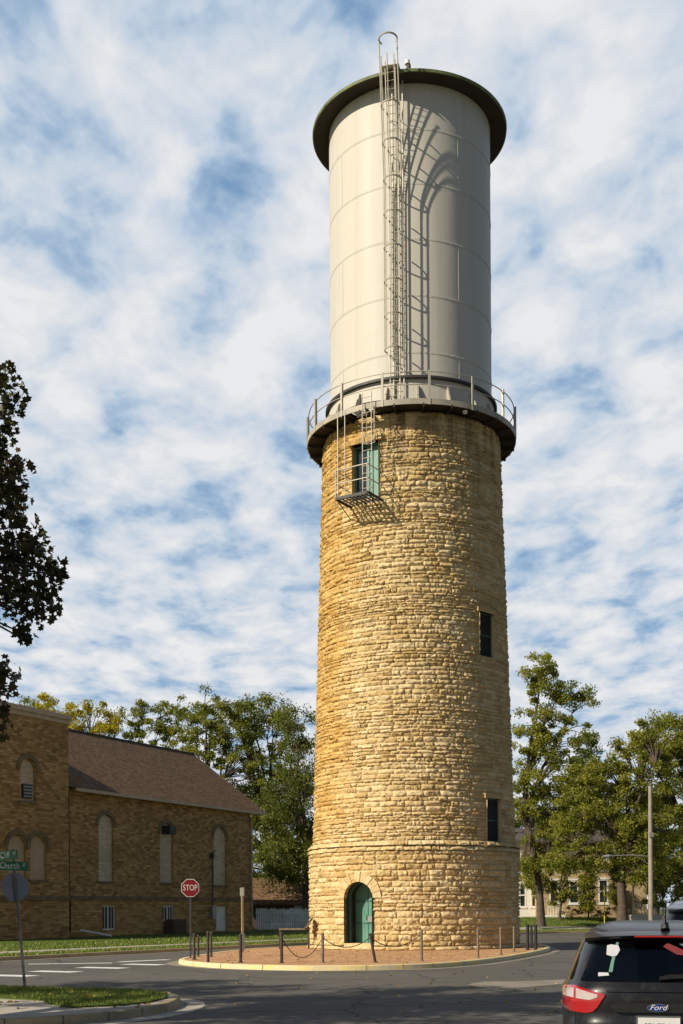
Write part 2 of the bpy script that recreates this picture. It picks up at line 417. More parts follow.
def kerb(name, P, mat, h, w, closed=False, side=1):
    mb = MB(); a = P; b = offset(P, .02*side, closed); c = offset(P, w*side, closed)
    if side > 0:
        strip(mb, a, b, -.02, h-.02, closed); b2 = offset(P, .045*side, closed)
        strip(mb, b, b2, h-.02, h, closed); strip(mb, b2, c, h, h, closed); strip(mb, c, c, h, -.02, closed)
    for i in range(0, len(P)-(0 if closed else 1), 5 if name == 'island_kerb' else 4):
        j = (i+1) % len(P); t = (Vector(P[j])-Vector(P[i])); 
        if t.length > 3.2 or t.length < .2: continue
        t.normalize(); nl_ = Vector((-t.y, t.x)); p = Vector(P[i]); q0 = p-nl_*.002*side+nl_*.02*side*0; q1 = p+nl_*(w-.004)
        mb.quad((*(q0-t*.007), h+.004), (*(q0+t*.007), h+.004), (*(q1+t*.007), h+.004), (*(q1-t*.007), h+.004), 0); mb.quad((*(q0-t*.007), -.01), (*(q0+t*.007), -.01), (*(q0+t*.007), h+.004), (*(q0-t*.007), h+.004), 0)
        mb.mi = getattr(mb, 'mi', []); mb.mi += [len(mb.f)-2, len(mb.f)-1]
    o = mb.build(name, [mat, M['darksteel']])
    for k in getattr(mb, 'mi', []): o.data.polygons[k].material_index = 1
    return tag(o, kind='structure')

# far kerb (church side), travelling away: lawn lies to the left
far = catmull([(-60,-39.5), (-36,2), (-12.2,42.9), (-1.6,60.6), (7,75.2), (12.0,81.5), (19,86.5), (40,93), (90,100), (160,104)], 8)
kerb('far_kerb', far, M['kerb'], .15, .16)
mb = MB(); strip(mb, offset(far, -.42), far, .005, .005); tag(mb.build('far_gutter', M['gutter']), kind='structure')
def lawn_h(x, y, d):
    rr = min(1, max(0, (x-2)/10)); s = min(1, max(0, (d-.16)/9)); s = s*s*(3-2*s)
    return .15 + s*(.08 + .82*rr)
ds = [.16, .8, 1.6, 1.9, 3.2, 3.6, 5, 7, 9.5, 13, 25, 60, 90]
rows = [offset(far, d) for d in ds]
mb = MB()
for k in range(len(ds)-1):
    for i in range(len(far)-1):
        q = [(rows[k][i], ds[k]), (rows[k][i+1], ds[k]), (rows[k+1][i+1], ds[k+1]), (rows[k+1][i], ds[k+1])]
        mb.quad(*[(p[0], p[1], lawn_h(p[0], p[1], d)) for p, d in q])
tag(mb.build('lawn', M['lawn'], smooth=True), kind='structure')
mb = MB(); A_ = offset(far, 1.85); B_ = offset(far, 3.15)
for i in range(len(far)-1):
    za = [lawn_h(A_[j][0], A_[j][1], 1.85)+.03 for j in (i, i+1)]; zb = [lawn_h(B_[j][0], B_[j][1], 3.15)+.03 for j in (i, i+1)]
    mb.quad((*A_[i], za[0]), (*A_[i+1], za[1]), (*B_[i+1], zb[1]), (*B_[i], zb[0]))
    mb.quad((*A_[i], za[0]-.1), (*A_[i+1], za[1]-.1), (*A_[i+1], za[1]), (*A_[i], za[0]))
tag(mb.build('sidewalk', M['concrete']), kind='structure')

# tower island
isl = [(-5.45,40),(-4.5,37.5),(-3.2,35.9),(-1.49,34.8),(-.33,34.6),(.71,34.7),(2.0,35.2),(3.1,36.1),(4.5,38.3),(6.2,42.2),(8.1,47.7),(9.0,52),(8.7,56.5),(5.8,59),(2,58),(-1.8,54),(-4.2,49.5),(-5.2,44)]
isl = catmull(isl, 6, True)
kerb('island_kerb', isl, M['ykerb'], .15, .2, True)
mb = MB(); inner = offset(isl, .199, True); mb.poly([(x, y, .135) for x, y in inner]); tag(mb.build('brick_paving', M['pavers']), kind='structure')
mb = MB(); strip(mb, offset(isl, -.40, True), isl, .005, .005, True); tag(mb.build('island_gutter', M['gutter']), kind='structure')

# near corner
cor = [(-60,50.6),(-20,31.7),(-7.2,25.7),(-4.6,24.5),(-3.7,24.0),(-3.15,23.1),(-2.98,22.0),(-3.05,20.8),(-3.5,19.5),(-4.3,18.5),(-5.6,17.7),(-8,16.4),(-14,12),(-40,-6)]
cor_s = catmull(cor, 6)
cor_s = list(reversed(cor_s))          # land on the left of travel
kerb('near_kerb', cor_s, M['kerb'], .15, .16)
mb = MB(); strip(mb, offset(cor_s, -.45), cor_s, .005, .005); tag(mb.build('near_gutter', M['concrete']), kind='structure')
mb = MB(); inn = offset(cor_s, .16)
mb.poly([(x, y, .15) for x, y in inn]+[(-80,60,.15)]); tag(mb.build('near_sidewalk', M['concrete']), kind='structure')
gpoly = [(-30,36.2),(-7.3,25.5),(-4.65,24.25),(-3.85,23.8),(-3.36,23.0),(-3.2,22.0),(-3.35,21.0),(-3.7,20.35),(-4.5,19.9),(-5.0,20.6),(-5.4,21.6),(-7,22.6),(-30,33.8)]
mb = MB(); mb.poly([(x, y, .175) for x, y in reversed(gpoly)])
for i in range(len(gpoly)):
    a = gpoly[i]; b = gpoly[(i+1) % len(gpoly)]; mb.quad((*a,.1),(*b,.1),(*b,.175),(*a,.175))
tag(mb.build('corner_grass', M['lawn']), kind='structure')

# markings
nv = Vector((.887,-.46)); uv = Vector((.464,.886))
for i, (px, py, ln) in enumerate([(8,973.6,1.7),(55,969.9,1.6),(102,966.4,1.7),(143,963.4,1.5)]):
    c = Vector(gp(px, py)); mb = MB()
    a = c-nv*ln/2-uv*.33; b = c+nv*ln/2-uv*.33; d = c+nv*ln/2+uv*.33; e = c-nv*ln/2+uv*.33
    mb.quad((*a,.005),(*b,.005),(*d,.005),(*e,.005)); tag(mb.build('crosswalk_stripe', M['paintwhite']), kind='structure')
for (p0, p1) in [((28,962.3),(112,961.6)), ((118,960.6),(168,958.6))]:
    a = Vector(gp(*p0)); b = Vector(gp(*p1)); t = (b-a).normalized(); pr = Vector((-t.y, t.x))*.2
    mb = MB(); mb.quad((*(a-pr),.005),(*(b-pr),.005),(*(b+pr),.005),(*(a+pr),.005)); tag(mb.build('crosswalk_line', M['paintwhite']), kind='structure')
mb = MB(); mb.poly([(p[0], p[1], .005) for p in [gp(466,985.5), gp(480,988.5), gp(520,989), gp(556,986), gp(620,981), gp(620,978), gp(556,981.5), gp(520,982.5), gp(484,982.5)]])
tag(mb.build('road_patch', M['gutter']), kind='structure')
mb = MB(); mb.poly([(p[0], p[1], .005) for p in [gp(0,1013.5), gp(70,1017), gp(70,1021), gp(0,1019)]])

# ------------------------------------------------------------------ WATER TOWER
TX, TY, TZ = 3.14, 51.95, .135
tower = thing('water_tower', 'tall round limestone water tower with a pale steel tank on top', 'water tower', (TX, TY, TZ))
def cyl(r, ph, z): a = R(ph); return (r*math.sin(a), -r*math.cos(a), z)
def RW(z):
    if z < 4.2: return 4.50
    return 4.33-(z-4.2)*(.54/17.4)
Z_W2 = (11.92, 13.72); Z_W3 = (4.36, 6.12); Z_UP = (18.3, 20.55); Z_D = (.14, 2.75)
DOORW = .66
def door_hw(z):
    zs = 2.75-DOORW
    return DOORW if z < zs else math.sqrt(max(0, DOORW**2-(z-zs)**2))
opens = [(-33.2, Z_D, door_hw), (44.8, Z_W2, lambda z: .47), (46.0, Z_W3, lambda z: .47), (-32.2, Z_UP, lambda z: .62)]
def stone_wall():
    nr = np.random.RandomState(3)
    forced = [0, .14, 2.75, 3.98, 4.36, 6.12, 11.92, 13.72, 18.3, 20.55, 21.62]
    zs = [0]
    for a, b in zip(forced[:-1], forced[1:]):
        if b-a < .3: zs.append(b); continue
        n = max(1, round((b-a)/(.195 if b < 4.5 else .165))); w = nr.uniform(.55, 1.5, n); w = w/w.sum()*(b-a); z = a
        for k in range(n): z += w[k]; zs.append(z)
    V = []; Fc = []; At = []; nv_ = 0
    for ci in range(len(zs)-1):
        za, zb = zs[ci], zs[ci+1]; zm = (za+zb)/2
        ledge = 3.98 <= zm <= 4.36; base = zm < .14
        r0 = RW(za)+(.09 if ledge else 0)+(.10 if base else 0); r1 = RW(zb)+(.0 if ledge else 0)+(.10 if base else 0)
        if ledge: r1 = 4.43
        ex = []
        for ph, (o0, o1), hw in opens:
            if o0 <= zm <= o1:
                h = hw(zm) if hw is not door_hw else max(door_hw(za), door_hw(zm))
                ex.append((R(ph)-h/r0, R(ph)+h/r0))
        ex.sort(); st = -PI+nr.uniform(0, .1); ivs = []; cur = st
        for a, b in ex: ivs.append((cur, a)); cur = b
        ivs.append((cur, st+2*PI))
        for a, b in ivs:
            arc = (b-a)*r0; n = max(1, int(round(arc/(.50 if not base else .8)))); w = nr.uniform(.5, 1.5, n); w = w/w.sum()*(b-a); p = a
            for k in range(n):
                q = p+w[k]; mid = (p+q)/2; m2 = (mid+PI) % (2*PI)-PI
                front = abs(m2) < R(105)
                nu, nz = (9, 6) if front else (3, 3)
                uu = np.linspace(0, 1, nu+1); vv = np.linspace(0, 1, nz+1)
                U, W = np.meshgrid(uu, vv)
                eu = np.minimum(U, 1-U)*(q-p)*r0; ev = np.minimum(W, 1-W)*(zb-za)
                edge = np.minimum(eu, ev)
                bul = nr.uniform(-.005, .048)
                fall = np.clip(edge/.022, 0, 1)
                tu, tw = nr.uniform(-.06, .06), nr.uniform(-.07, .045); ku, kw = nr.uniform(.25, .75), nr.uniform(.3, .8)
                face = bul+tu*(np.abs(U-ku)-.25)+tw*(W-.5)-.10*np.maximum(0, np.abs(W-kw)-.22)
                off = -.035+fall*(.035+face) + fall*nr.normal(0, .017, U.shape)
                jit = (fall > .5)
                TH = p+(q-p)*U + jit*nr.normal(0, .022, U.shape)/r0
                ZZ = za+(zb-za)*W + jit*nr.normal(0, .011, U.shape)
                RR = r0+(r1-r0)*W+off
                P = np.stack([RR*np.sin(TH), -RR*np.cos(TH), ZZ], -1).reshape(-1, 3)
                V.append(P); i0 = np.arange(nz)[:, None]*(nu+1)+np.arange(nu)[None, :]
                i0 = i0.ravel()+nv_; Fc.append(np.stack([i0, i0+1, i0+nu+2, i0+nu+1], -1)); nv_ += len(P)
                At.append(np.full(nu*nz, nr.uniform(0, 1))); p = q
    o = npmesh('stone_wall', np.concatenate(V), np.concatenate(Fc), M['stone'], np.concatenate(At), tower)
    return o
stone_wall()
# shared local frame for things fixed to the wall at angle ph
def frame(ph, r, z=0):
    a = R(ph); out = Vector((math.sin(a), -math.cos(a), 0)); rt = Vector((math.cos(a), math.sin(a), 0))
    Mx = Matrix(((rt.x, -out.x, 0, out.x*r), (rt.y, -out.y, 0, out.y*r), (0, 0, 1, z), (0, 0, 0, 1)))
    return Mx    # x = right, y = inward, z = up, origin on radius r
def reveal(mb, Mx, outline, d0, d1):
    n = len(outline)
    for i in range(n):
        a = outline[i]; b = outline[(i+1) % n]
        pts = [Vector((a[0], d0, a[1])), Vector((b[0], d0, b[1])), Vector((b[0], d1, b[1])), Vector((a[0], d1, a[1]))]
        mb.quad(*[tuple(Mx @ p) for p in pts], .45)
def rect(w, z0, z1): return [(-w, z0), (-w, z1), (w, z1), (w, z0)]
def arch(w, z0, z1, n=12):
    zs = z1-w; o = [(-w, z0), (-w, zs)]
    for k in range(1, n): a = PI-PI*k/n; o.append((w*math.cos(a), zs+w*math.sin(a)))
    return o+[(w, zs), (w, z0)]
for ph, (z0, z1), hw in opens:
    rv = MB()
    r = RW((z0+z1)/2); Mx = frame(ph, r)
    w = {0: .66}.get(0) if hw is door_hw else hw(0)
    ol = arch(w+.005, z0, z1) if hw is door_hw else rect(w+.005, z0, z1)
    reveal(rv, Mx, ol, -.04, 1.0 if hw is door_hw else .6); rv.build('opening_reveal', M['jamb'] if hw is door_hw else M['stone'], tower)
# arch voussoirs round the door
vo = MB(); Mx = frame(-33.2, 4.50); zs = 2.75-DOORW; nr = random.Random(4)
def surf(Mr, x, z, out=.0):      # point on the cylinder wall at local tangent x
    rr = math.hypot(0, Mr)+out; ph0 = R(-33.2); a = ph0+x/Mr; return (rr*math.sin(a), -rr*math.cos(a), z)
for k in range(11):
    a0 = PI-PI*k/11-.01; a1 = PI-PI*(k+1)/11+.01; ri = DOORW; ro = DOORW+.36+nr.uniform(-.04, .05); o = .04+nr.uniform(0, .04)
    P = [(ri, a0), (ri, a1), (ro, a1), (ro, a0)]
    fr = [surf(4.5, r_*math.cos(a), zs+r_*math.sin(a), o) for r_, a in P]; bk = [surf(4.5, r_*math.cos(a), zs+r_*math.sin(a), -.1) for r_, a in P]
    vo.add(fr+bk, [(3,2,1,0), (0,1,5,4), (1,2,6,5), (2,3,7,6), (3,0,4,7)], nr.uniform(.2, .8))
vo.build('door_arch_stones', M['stone'], tower)
# door leaves
Mx = frame(-33.2, 4.5)
def archpanel(mb, Mx, w, z0, z1, y, x0=None, x1=None):
    ol = arch(w, z0, z1, 16)
    mb.poly([tuple(Mx @ Vector((x, y, z))) for x, z in ol])
dr = bpy.data.objects.new('door', None); C.objects.link(dr); dr.parent = tower
dp = MB(); zs0 = 2.75-.64
def clip_arch(xa, xb, z0, y, mb, top=2.72, w=.64, n=6):
    zc = top-w; pts = [(xa, z0)]
    for k in range(n+1):
        x = xa+(xb-xa)*k/n; pts.append((x, zc+math.sqrt(max(0, w*w-x*x))))
    pts.append((xb, z0))
    fr = [tuple(Mx @ Vector((x, y, z))) for x, z in pts]; bk = [tuple(Mx @ Vector((x, y+.05, z))) for x, z in pts]
    m = len(pts); mb.add(fr+bk, [tuple(reversed(range(m)))]+[(i, (i+1) % m, m+(i+1) % m, m+i) for i in range(m)], 0)
for s in (-1, 1):
    pl = MB()
    for k in range(4):
        a = s*(.015+k*.152); b = s*(.015+(k+1)*.152-.008); clip_arch(min(a, b), max(a, b), .27, .75, pl)
    lf = pl.build('door_leaf', M['teal'], dr)
    for z in (1.05, 1.95): hb = MB(); hb.box(min(s*.02, s*.6), max(s*.02, s*.6), .725, .749, z, z+.05, M=Mx); hb.build('strap_hinge', M['teald'], lf)
fb = MB(); ol = arch(.655, .27, 2.745, 16); il = arch(.60, .27, 2.69, 16)
for i in range(len(ol)-1):
    a, b, c, d = ol[i], ol[i+1], il[i+1], il[i]
    fb.quad(*[tuple(Mx @ Vector((p[0], .30, p[1]))) for p in (a, b, c, d)])
    fb.quad(*[tuple(Mx @ Vector(q)) for q in ((d[0], .30, d[1]), (c[0], .30, c[1]), (c[0], .42, c[1]), (d[0], .42, d[1]))])
fb.build('door_frame', M['teald'], dr)
hb = MB(); hb.box(.0, .22, .70, .73, 1.12, 1.36, M=Mx); hb.build('door_sign', M['grey'], dr)
hb = MB(); hb.tube([Mx @ Vector((-.06, .70, 1.2)), Mx @ Vector((-.06, .70, 1.4))], .018); hb.build('handle', M['darksteel'], dr)
hb = MB(); hb.box(-.66, .66, -.05, .98, .0, .27, M=Mx, t=.5); hb.build('door_sill', M['stone'], tower)
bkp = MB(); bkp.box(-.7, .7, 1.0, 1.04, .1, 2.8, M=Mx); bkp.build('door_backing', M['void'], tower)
# slit windows + upper door-window
def slit(ph, z0, z1, w, name):
    Mx = frame(ph, RW((z0+z1)/2)); e = MB(); f = .05
    e.box(-w, w, .12, .16, z0, z0+f, M=Mx); e.box(-w, w, .12, .16, z1-f, z1, M=Mx); e.box(-w, -w+f, .12, .16, z0+f, z1-f, M=Mx); e.box(w-f, w, .12, .16, z0+f, z1-f, M=Mx)
    zc = (z0+z1)/2; e.box(-w+f, w-f, .125, .155, zc-.02, zc+.02, M=Mx)
    o = e.build(name, M['teald'], tower)
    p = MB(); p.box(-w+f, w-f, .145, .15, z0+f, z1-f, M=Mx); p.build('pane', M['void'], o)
    s = MB(); s.box(-w-.12, w+.12, -.045, .3, z1, z1+.18, M=Mx, t=.05); s.build('lintel_stone', M['stone'], tower); s = MB(); s.box(-w-.1, w+.1, -.045, .3, z0-.14, z0, M=Mx, t=.05); s.build('sill_stone', M['stone'], tower)
slit(44.8, *Z_W2, .47, 'slit_window'); slit(46.0, *Z_W3, .47, 'slit_window')
Mx = frame(-32.2, RW(19.4)); z0, z1 = Z_UP
e = MB(); f = .07
e.box(-.62, -.55, .22, .32, z0, z1, M=Mx); e.box(.55, .62, .22, .32, z0, z1, M=Mx); e.box(-.55, .55, .22, .32, z1-.07, z1, M=Mx); e.box(-.05, .05, .22, .32, z0, z1-.07, M=Mx)
up = e.build('upper_door', M['teal'], tower)
p = MB(); p.box(-.55, -.05, .26, .29, z0, z1-.07, M=Mx); p.build('dark_leaf', M['wglass'], up)
p = MB(); p.box(.05, .55, .26, .29, z0+.02, z1-.09, M=Mx); p.build('door_leaf', M['teal'], up)
s = MB(); s.box(-.8, .8, -.11, .3, z1, z1+.2, M=Mx, t=.15); s.build('lintel_stone', M['stone'], tower)

# deck
ZB, ZT = 21.62, 21.84; RD = 4.49
dk = MB(); h0, h1 = R(-38), R(-24)      # hatch
NS = 120
for k in range(NS):
    a0 = -PI+2*PI*k/NS; a1 = -PI+2*PI*(k+1)/NS; am = (a0+a1)/2
    ring = [(3.3, RD)] if not (h0 < am < h1) else [(3.3, 3.86), (4.36, RD)]
    for ra, rb in ring:
        def P(r, a, z): return (r*math.sin(a), -r*math.cos(a), z)
        dk.quad(P(ra,a0,ZB+.05),P(ra,a1,ZB+.05),P(rb,a1,ZB+.05),P(rb,a0,ZB+.05), .5); dk.quad(P(ra,a0,ZT-.05),P(rb,a0,ZT-.05),P(rb,a1,ZT-.05),P(ra,a1,ZT-.05), .5)
        dk.quad(P(ra,a0,ZB+.05),P(ra,a0,ZT-.05),P(ra,a1,ZT-.05),P(ra,a1,ZB+.05), .5)
        if (h0 < am < h1): dk.quad(P(rb,a0,ZB+.05),P(rb,a1,ZB+.05),P(rb,a1,ZT-.05),P(rb,a0,ZT-.05), .5)
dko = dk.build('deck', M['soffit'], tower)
fa = MB(); fa.lathe([(RD-.03, ZB), (RD+.01, ZB), (RD+.01, ZT), (RD-.03, ZT), (RD-.03, ZB)], 120); fa.build('fascia', M['deck'], dko, smooth=True, autos=40)
for k in range(24):
    Mx = frame(k*15+3, 4.0); br = MB(); br.box(-.03, .03, -.5, .3, ZB-.1, ZB+.05, M=Mx)
    br.build('bracket', M['soffit'], dko)
lf = MB(); Mx = frame(27, 4.28); lf.tube([Mx @ Vector((0,0,ZB-.02)), Mx @ Vector((0,0,ZB-.12))], [.11,.09], 10); lf.build('deck_lamp', M['white'], dko)
# railing
rl = bpy.data.objects.new('railing', None); C.objects.link(rl); rl.parent = tower
npost = 15
for k in range(npost):
    ph = -18+k*24; mb = MB(); Mx = frame(ph, RD-.02); mb.box(-.045, .045, -.05, .0, ZB-.02, ZT+1.12, M=Mx); mb.box(-.005, .015, .0, .06, ZT, ZT+1.12, M=Mx)
    mb.build('post', M['galv'], rl)
for z in (ZT+1.10, ZT+.58):
    mb = MB(); pts = [cyl(RD-.07, a*3, z) for a in range(121)]; mb.tube(pts, .022, 6, False); mb.build('rail', M['galv'], rl)
# tank
RT = 3.47; ZR = 35.0
tk = MB(); tk.lathe([(RT, ZT-.02), (RT, ZR)], 160); tko = tk.build('tank', M['tank'], tower, smooth=True)
sm = [33.15, 30.95, 28.7, 26.42, 24.12]
for i, z in enumerate(sm):
    rg = MB(); rg.lathe([(RT, z-.045), (RT+.006, z-.045), (RT+.006, z+.045), (RT, z+.045)], 160); rg.build('seam_band', M['tank'], tko, smooth=True, autos=30)
lev = [ZT+1.35]+sm[::-1]+[ZR]
for i in range(len(lev)-1):
    for k in range(4):
        ph = -58+k*90+(45 if i % 2 else 0); Mx = frame(ph, RT); rg = MB(); rg.box(-.05, .05, -.010, .01, lev[i]+.08, lev[i+1]-.08, M=Mx); rg.build('vertical_seam', M['tank'], tko)
rvt = MB()
for z in sm:
    for dz in (-.02, .02):
        for k in range(200):
            a = R(-100)+R(200)*k/200; c = Vector(((RT+.006)*math.sin(a), -(RT+.006)*math.cos(a), z+dz)); o = Vector((math.sin(a), -math.cos(a), 0)); tt = Vector((math.cos(a), math.sin(a), 0)); u_ = Vector((0,0,1)); s_ = .011
            rvt.add([c-tt*s_-u_*s_, c+tt*s_-u_*s_, c+tt*s_+u_*s_, c-tt*s_+u_*s_, c+o*.016], [(0,1,4),(1,2,4),(2,3,4),(3,0,4)])
rvt.build('rivets', M['tank'], tko)
sk = MB(); sk.lathe([(3.56, ZT-.02), (3.56, 23.02), (RT, 23.04)], 160); sk.build('skirt', M['tank'], tko, smooth=True, autos=30)
rn = MB(); rn.lathe([(3.55, 23.02), (3.70, 23.02), (3.70, 23.12), (3.46, 23.15)], 160); rn.build('flange', M['darksteel'], tko, smooth=True, autos=30)
for k in range(18):
    Mx = frame(k*20+1, 3.56); gs = MB()
    gs.add([Mx @ Vector(p) for p in ((-.03,0,ZT),(-.03,-.42,ZT),(-.03,-.08,22.75),(-.03,0,22.75),(.03,0,ZT),(.03,-.42,ZT),(.03,-.08,22.75),(.03,0,22.75))], [(0,1,2,3),(7,6,5,4),(1,5,6,2),(2,6,7,3),(0,4,5,1)])
    gs.build('gusset', M['galv'], tko)
# roof
RR_ = 4.15
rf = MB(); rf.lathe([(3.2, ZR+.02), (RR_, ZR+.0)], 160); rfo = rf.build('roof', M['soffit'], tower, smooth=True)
rm = MB(); rm.lathe([(RR_-.02, ZR-.01), (RR_+.03, ZR-.01), (RR_+.04, ZR+.10), (RR_, ZR+.13), (3.0, ZR+.5), (.01, ZR+1.1)], 160); rm.build('roof_top', M['rim'], rfo, smooth=True, autos=35)
# main ladder with cage
PHL = -13.2
ld = bpy.data.objects.new('ladder', None); C.objects.link(ld); ld.parent = tower
def stand(z):        # stand-off of ladder from tank
    if z < 30.6: return .2
    t = (z-30.6)/4.4; return .2+min(.95, .72*(t*t/(t+.12))*1.05)
Mx = frame(PHL, RT)
zz = [ZT+.0+i*.3 for i in range(int((ZR+1.35-ZT)/.3)+1)]
for s in (-1, 1):
    mb = MB(); mb.tube([Mx @ Vector((s*.2, -stand(z), z)) for z in zz if z < ZR+.35], .026, 6); mb.build('stringer', M['ladder'], ld)
for z in [ZT+.2+.3*i for i in range(45)]:
    if z < ZR+.2: mb = MB(); mb.tube([Mx @ Vector((-.2, -stand(z), z)), Mx @ Vector((.2, -stand(z), z))], .014, 5); mb.build('rung', M['ladder'], ld)
RC = .36
def hoop(z, r_): 
    cg = MB(); cg.tube([Mx @ Vector((RC*math.cos(a), -stand(z)-.30-RC*math.sin(a), z)) for a in [R(-35)+R(250)*k/18 for k in range(19)]], r_, 5); return cg
for i in range(10):
    z = ZT+2.2+i*1.36
    if z > ZR-.1: break
    hoop(z, .032).build('cage_hoop', M['ladder'], ld)
    cg = MB(); cg.tube([Mx @ Vector((-.2, 0, z)), Mx @ Vector((-.2, -stand(z), z))], .018, 5); cg.build('standoff', M['ladder'], ld)
    cg = MB(); cg.tube([Mx @ Vector((.2, 0, z)), Mx @ Vector((.2, -stand(z), z))], .018, 5); cg.build('standoff', M['ladder'], ld)
for a in (0, 45, 90, 135, 180):
    zt_ = ZR+.92 if a in (0, 180) else ZR+.2
    cg = MB(); cg.tube([Mx @ Vector((RC*math.cos(R(a)), -stand(z)-.30-RC*math.sin(R(a)), z)) for z in [ZT+2.2+(zt_-ZT-2.2)*k/40 for k in range(41)]], .022 if a not in (0,180) else .026, 5); cg.build('cage_bar', M['ladder'], ld)
hoop(ZR+.92, .035).build('cage_hoop', M['ladder'], ld)
mb = MB(); mb.box(-.36, .36, -stand(ZR)-.1, -stand(ZR)+.45, ZR+.14, ZR+.17, M=Mx); mb.build('step_off_plate', M['ladder'], ld)
for x, r_ in ((.36, .035), (-.06, .04)):
    pp = MB(); pp.tube([Mx @ Vector((x, -.16, ZT)), Mx @ Vector((x, -.16, ZR))], r_, 6); pp.build('conduit', M['ladder'], ld)
bc = MB(); Mb = frame(-3.5, RR_-.1); bc.tube([Mb @ Vector((0,0,ZR+.12)), Mb @ Vector((0,0,ZR+.36))], [.10,.08], 8); bco = bc.build('beacon', M['brownbox'], tower)
bc = MB(); bc.tube([Mb @ Vector((-.05,0,ZR+.36)), Mb @ Vector((-.05,0,ZR+.5)), Mb @ Vector((-.05,0,ZR+.56))], [.11,.10,.04], 8); bc.build('beacon_lens', M['white'], bco)
# balcony + small ladder
Mx = frame(-32.2+.4, RW(18.3)); bl = bpy.data.objects.new('balcony', None); C.objects.link(bl); bl.parent = tower
W2, PR, zf = .74, 1.12, 18.12
mb = MB()
for i in range(9): x = -W2+i*W2*2/8; mb.box(x-.02, x+.02, -PR, .1, zf-.04, zf, M=Mx)
for i in range(6): y = -PR+i*PR/5; mb.box(-W2, W2, y-.015, y+.015, zf-.03, zf-.005, M=Mx)
mb.box(-W2, W2, -PR-.03, -PR, zf-.09, zf+.02, M=Mx)
mb.box(-W2-.03, -W2, -PR, .1, zf-.09, zf+.02, M=Mx); mb.box(W2, W2+.03, -PR, .1, zf-.09, zf+.02, M=Mx)
mb.build('grating', M['darksteel'], bl)
for s in (-1, 1):
    mb = MB(); mb.tube([Mx @ Vector((s*W2, -PR, zf)), Mx @ Vector((s*W2, -PR, zf+1.1))], .028); mb.build('post', M['galv'], bl)
mb = MB()
for z in (zf+.55, zf+1.1):
    mb.tube([Mx @ Vector((-W2, 0, z)), Mx @ Vector((-W2, -PR, z)), Mx @ Vector((W2, -PR, z))] + ([Mx @ Vector((W2, 0, z))] ), .024, 6)
mb.build('handrail', M['galv'], bl)
for s in (-1, 1): mb = MB(); mb.tube([Mx @ Vector((s*W2, -PR+.1, zf-.05)), Mx @ Vector((s*W2, 0, zf-.55))], .018, 6); mb.build('brace', M['darksteel'], bl)
mb = MB()
mb.tube([Mx @ Vector((-W2+.12, -PR, zf)), Mx @ Vector((-W2+.12, -PR, ZB+.1))], .026, 6); mb.build('hanger_rod', M['galv'], bl); mb = MB()
mb.tube([Mx @ Vector((-.42, -.9, zf)), Mx @ Vector((-.42, -.9, ZB-.0))], .022, 6)
mb.build('hanger_rod', M['galv'], bl)
xo = .50; yo = -.72
slo = bpy.data.objects.new('hatch_ladder', None); C.objects.link(slo); slo.parent = tower
for s in (-1, 1): sl = MB(); sl.tube([Mx @ Vector((xo+s*.21, yo, zf+.1)), Mx @ Vector((xo+s*.21, yo, ZB+.6))], .022, 6); sl.build('stringer', M['ladder'], slo)
z = zf+.3
while z < ZB+.5: sl = MB(); sl.tube([Mx @ Vector((xo-.21, yo, z)), Mx @ Vector((xo+.21, yo, z))], .014, 5); sl.build('rung', M['ladder'], slo); z += .3
for z in (zf+2.15, zf+2.8, zf+3.45):
    cg = MB(); cg.tube([Mx @ Vector((xo+.34*math.cos(a), yo+.30*math.sin(a), z)) for a in [R(-20)+R(220)*k/14 for k in range(15)]], .018, 5); cg.build('cage_hoop', M['ladder'], slo)
for a in (0, 60, 120): cg = MB(); cg.tube([Mx @ Vector((xo+.34*math.cos(R(a)), yo+.3*math.sin(R(a)), zz_)) for zz_ in (zf+2.15, zf+3.45)], .012, 5); cg.build('cage_bar', M['ladder'], slo)

# ------------------------------------------------------------------ CHURCH
chA = Vector((-16.29, 72.0)); chang = math.atan2(.886, .464)
church = thing('church', 'brown brick church with reddish shingle roof and tall bricked-up arched windows', 'church', (chA.x, chA.y, .15), chang)
def cht(px, off=0.0):
    k = (px-CX)/F; A = chA + Vector((.886, -.464))*off
    return (k*A.y-A.x)/(.464-.886*k)
def chz(px, py, off=0.0):
    t = cht(px, off); Y = chA.y-.464*off+.886*t; return CH+(HY-py)*Y/F-.15
def panel(mb, outer, holes, y=0.0, depth=.25, t=0.0, flip=False):
    loops = [[Vector((x, z, 0)) for x, z in outer]]+[[Vector((x, z, 0)) for x, z in h] for h in holes]
    flat = [p for l in loops for p in l]
    for tri in tessellate_polygon(loops):
        pts = [(flat[i].x, y, flat[i].y) for i in tri]
        a, b, c = [Vector(p) for p in pts]
        if ((b-a).cross(c-a)).y > 0: pts.reverse()
        mb.poly(pts, t)
    for h in holes:
        n = len(h)
        for i in range(n):
            a, b = h[i], h[(i+1) % n]; mb.quad((a[0], y, a[1]), (b[0], y, b[1]), (b[0], y+depth, b[1]), (a[0], y+depth, a[1]), t)
def archh(cx, w, z0, z1, n=10): return [(cx+x, z) for x, z in arch(w, z0, z1, n)]
WL = 20.5; EZ = 9.3; GZ = .75
belt_z = chz(150, 897)
wins = []
for (pa, pb, yt, yb) in [(99,114,813,880), (160.5,173.5,822,881.5), (214,227,826.5,884.5)]:
    a, b = cht(pa), cht(pb); pm = (pa+pb)/2; wins.append(((a+b)/2, (b-a)/2, chz(pm, yb), chz(pm, yt)))
bw = []
for (pa, pb, yt, yb) in [(101.7,115,904,928.5), (161.7,173.4,904.6,919.6), (215.6,226,905.5,930)]:
    a, b = cht(pa), cht(pb); pm = (pa+pb)/2; bw.append(((a+b)/2, (b-a)/2, max(.02, chz(pm, yb)), chz(pm, yt)))
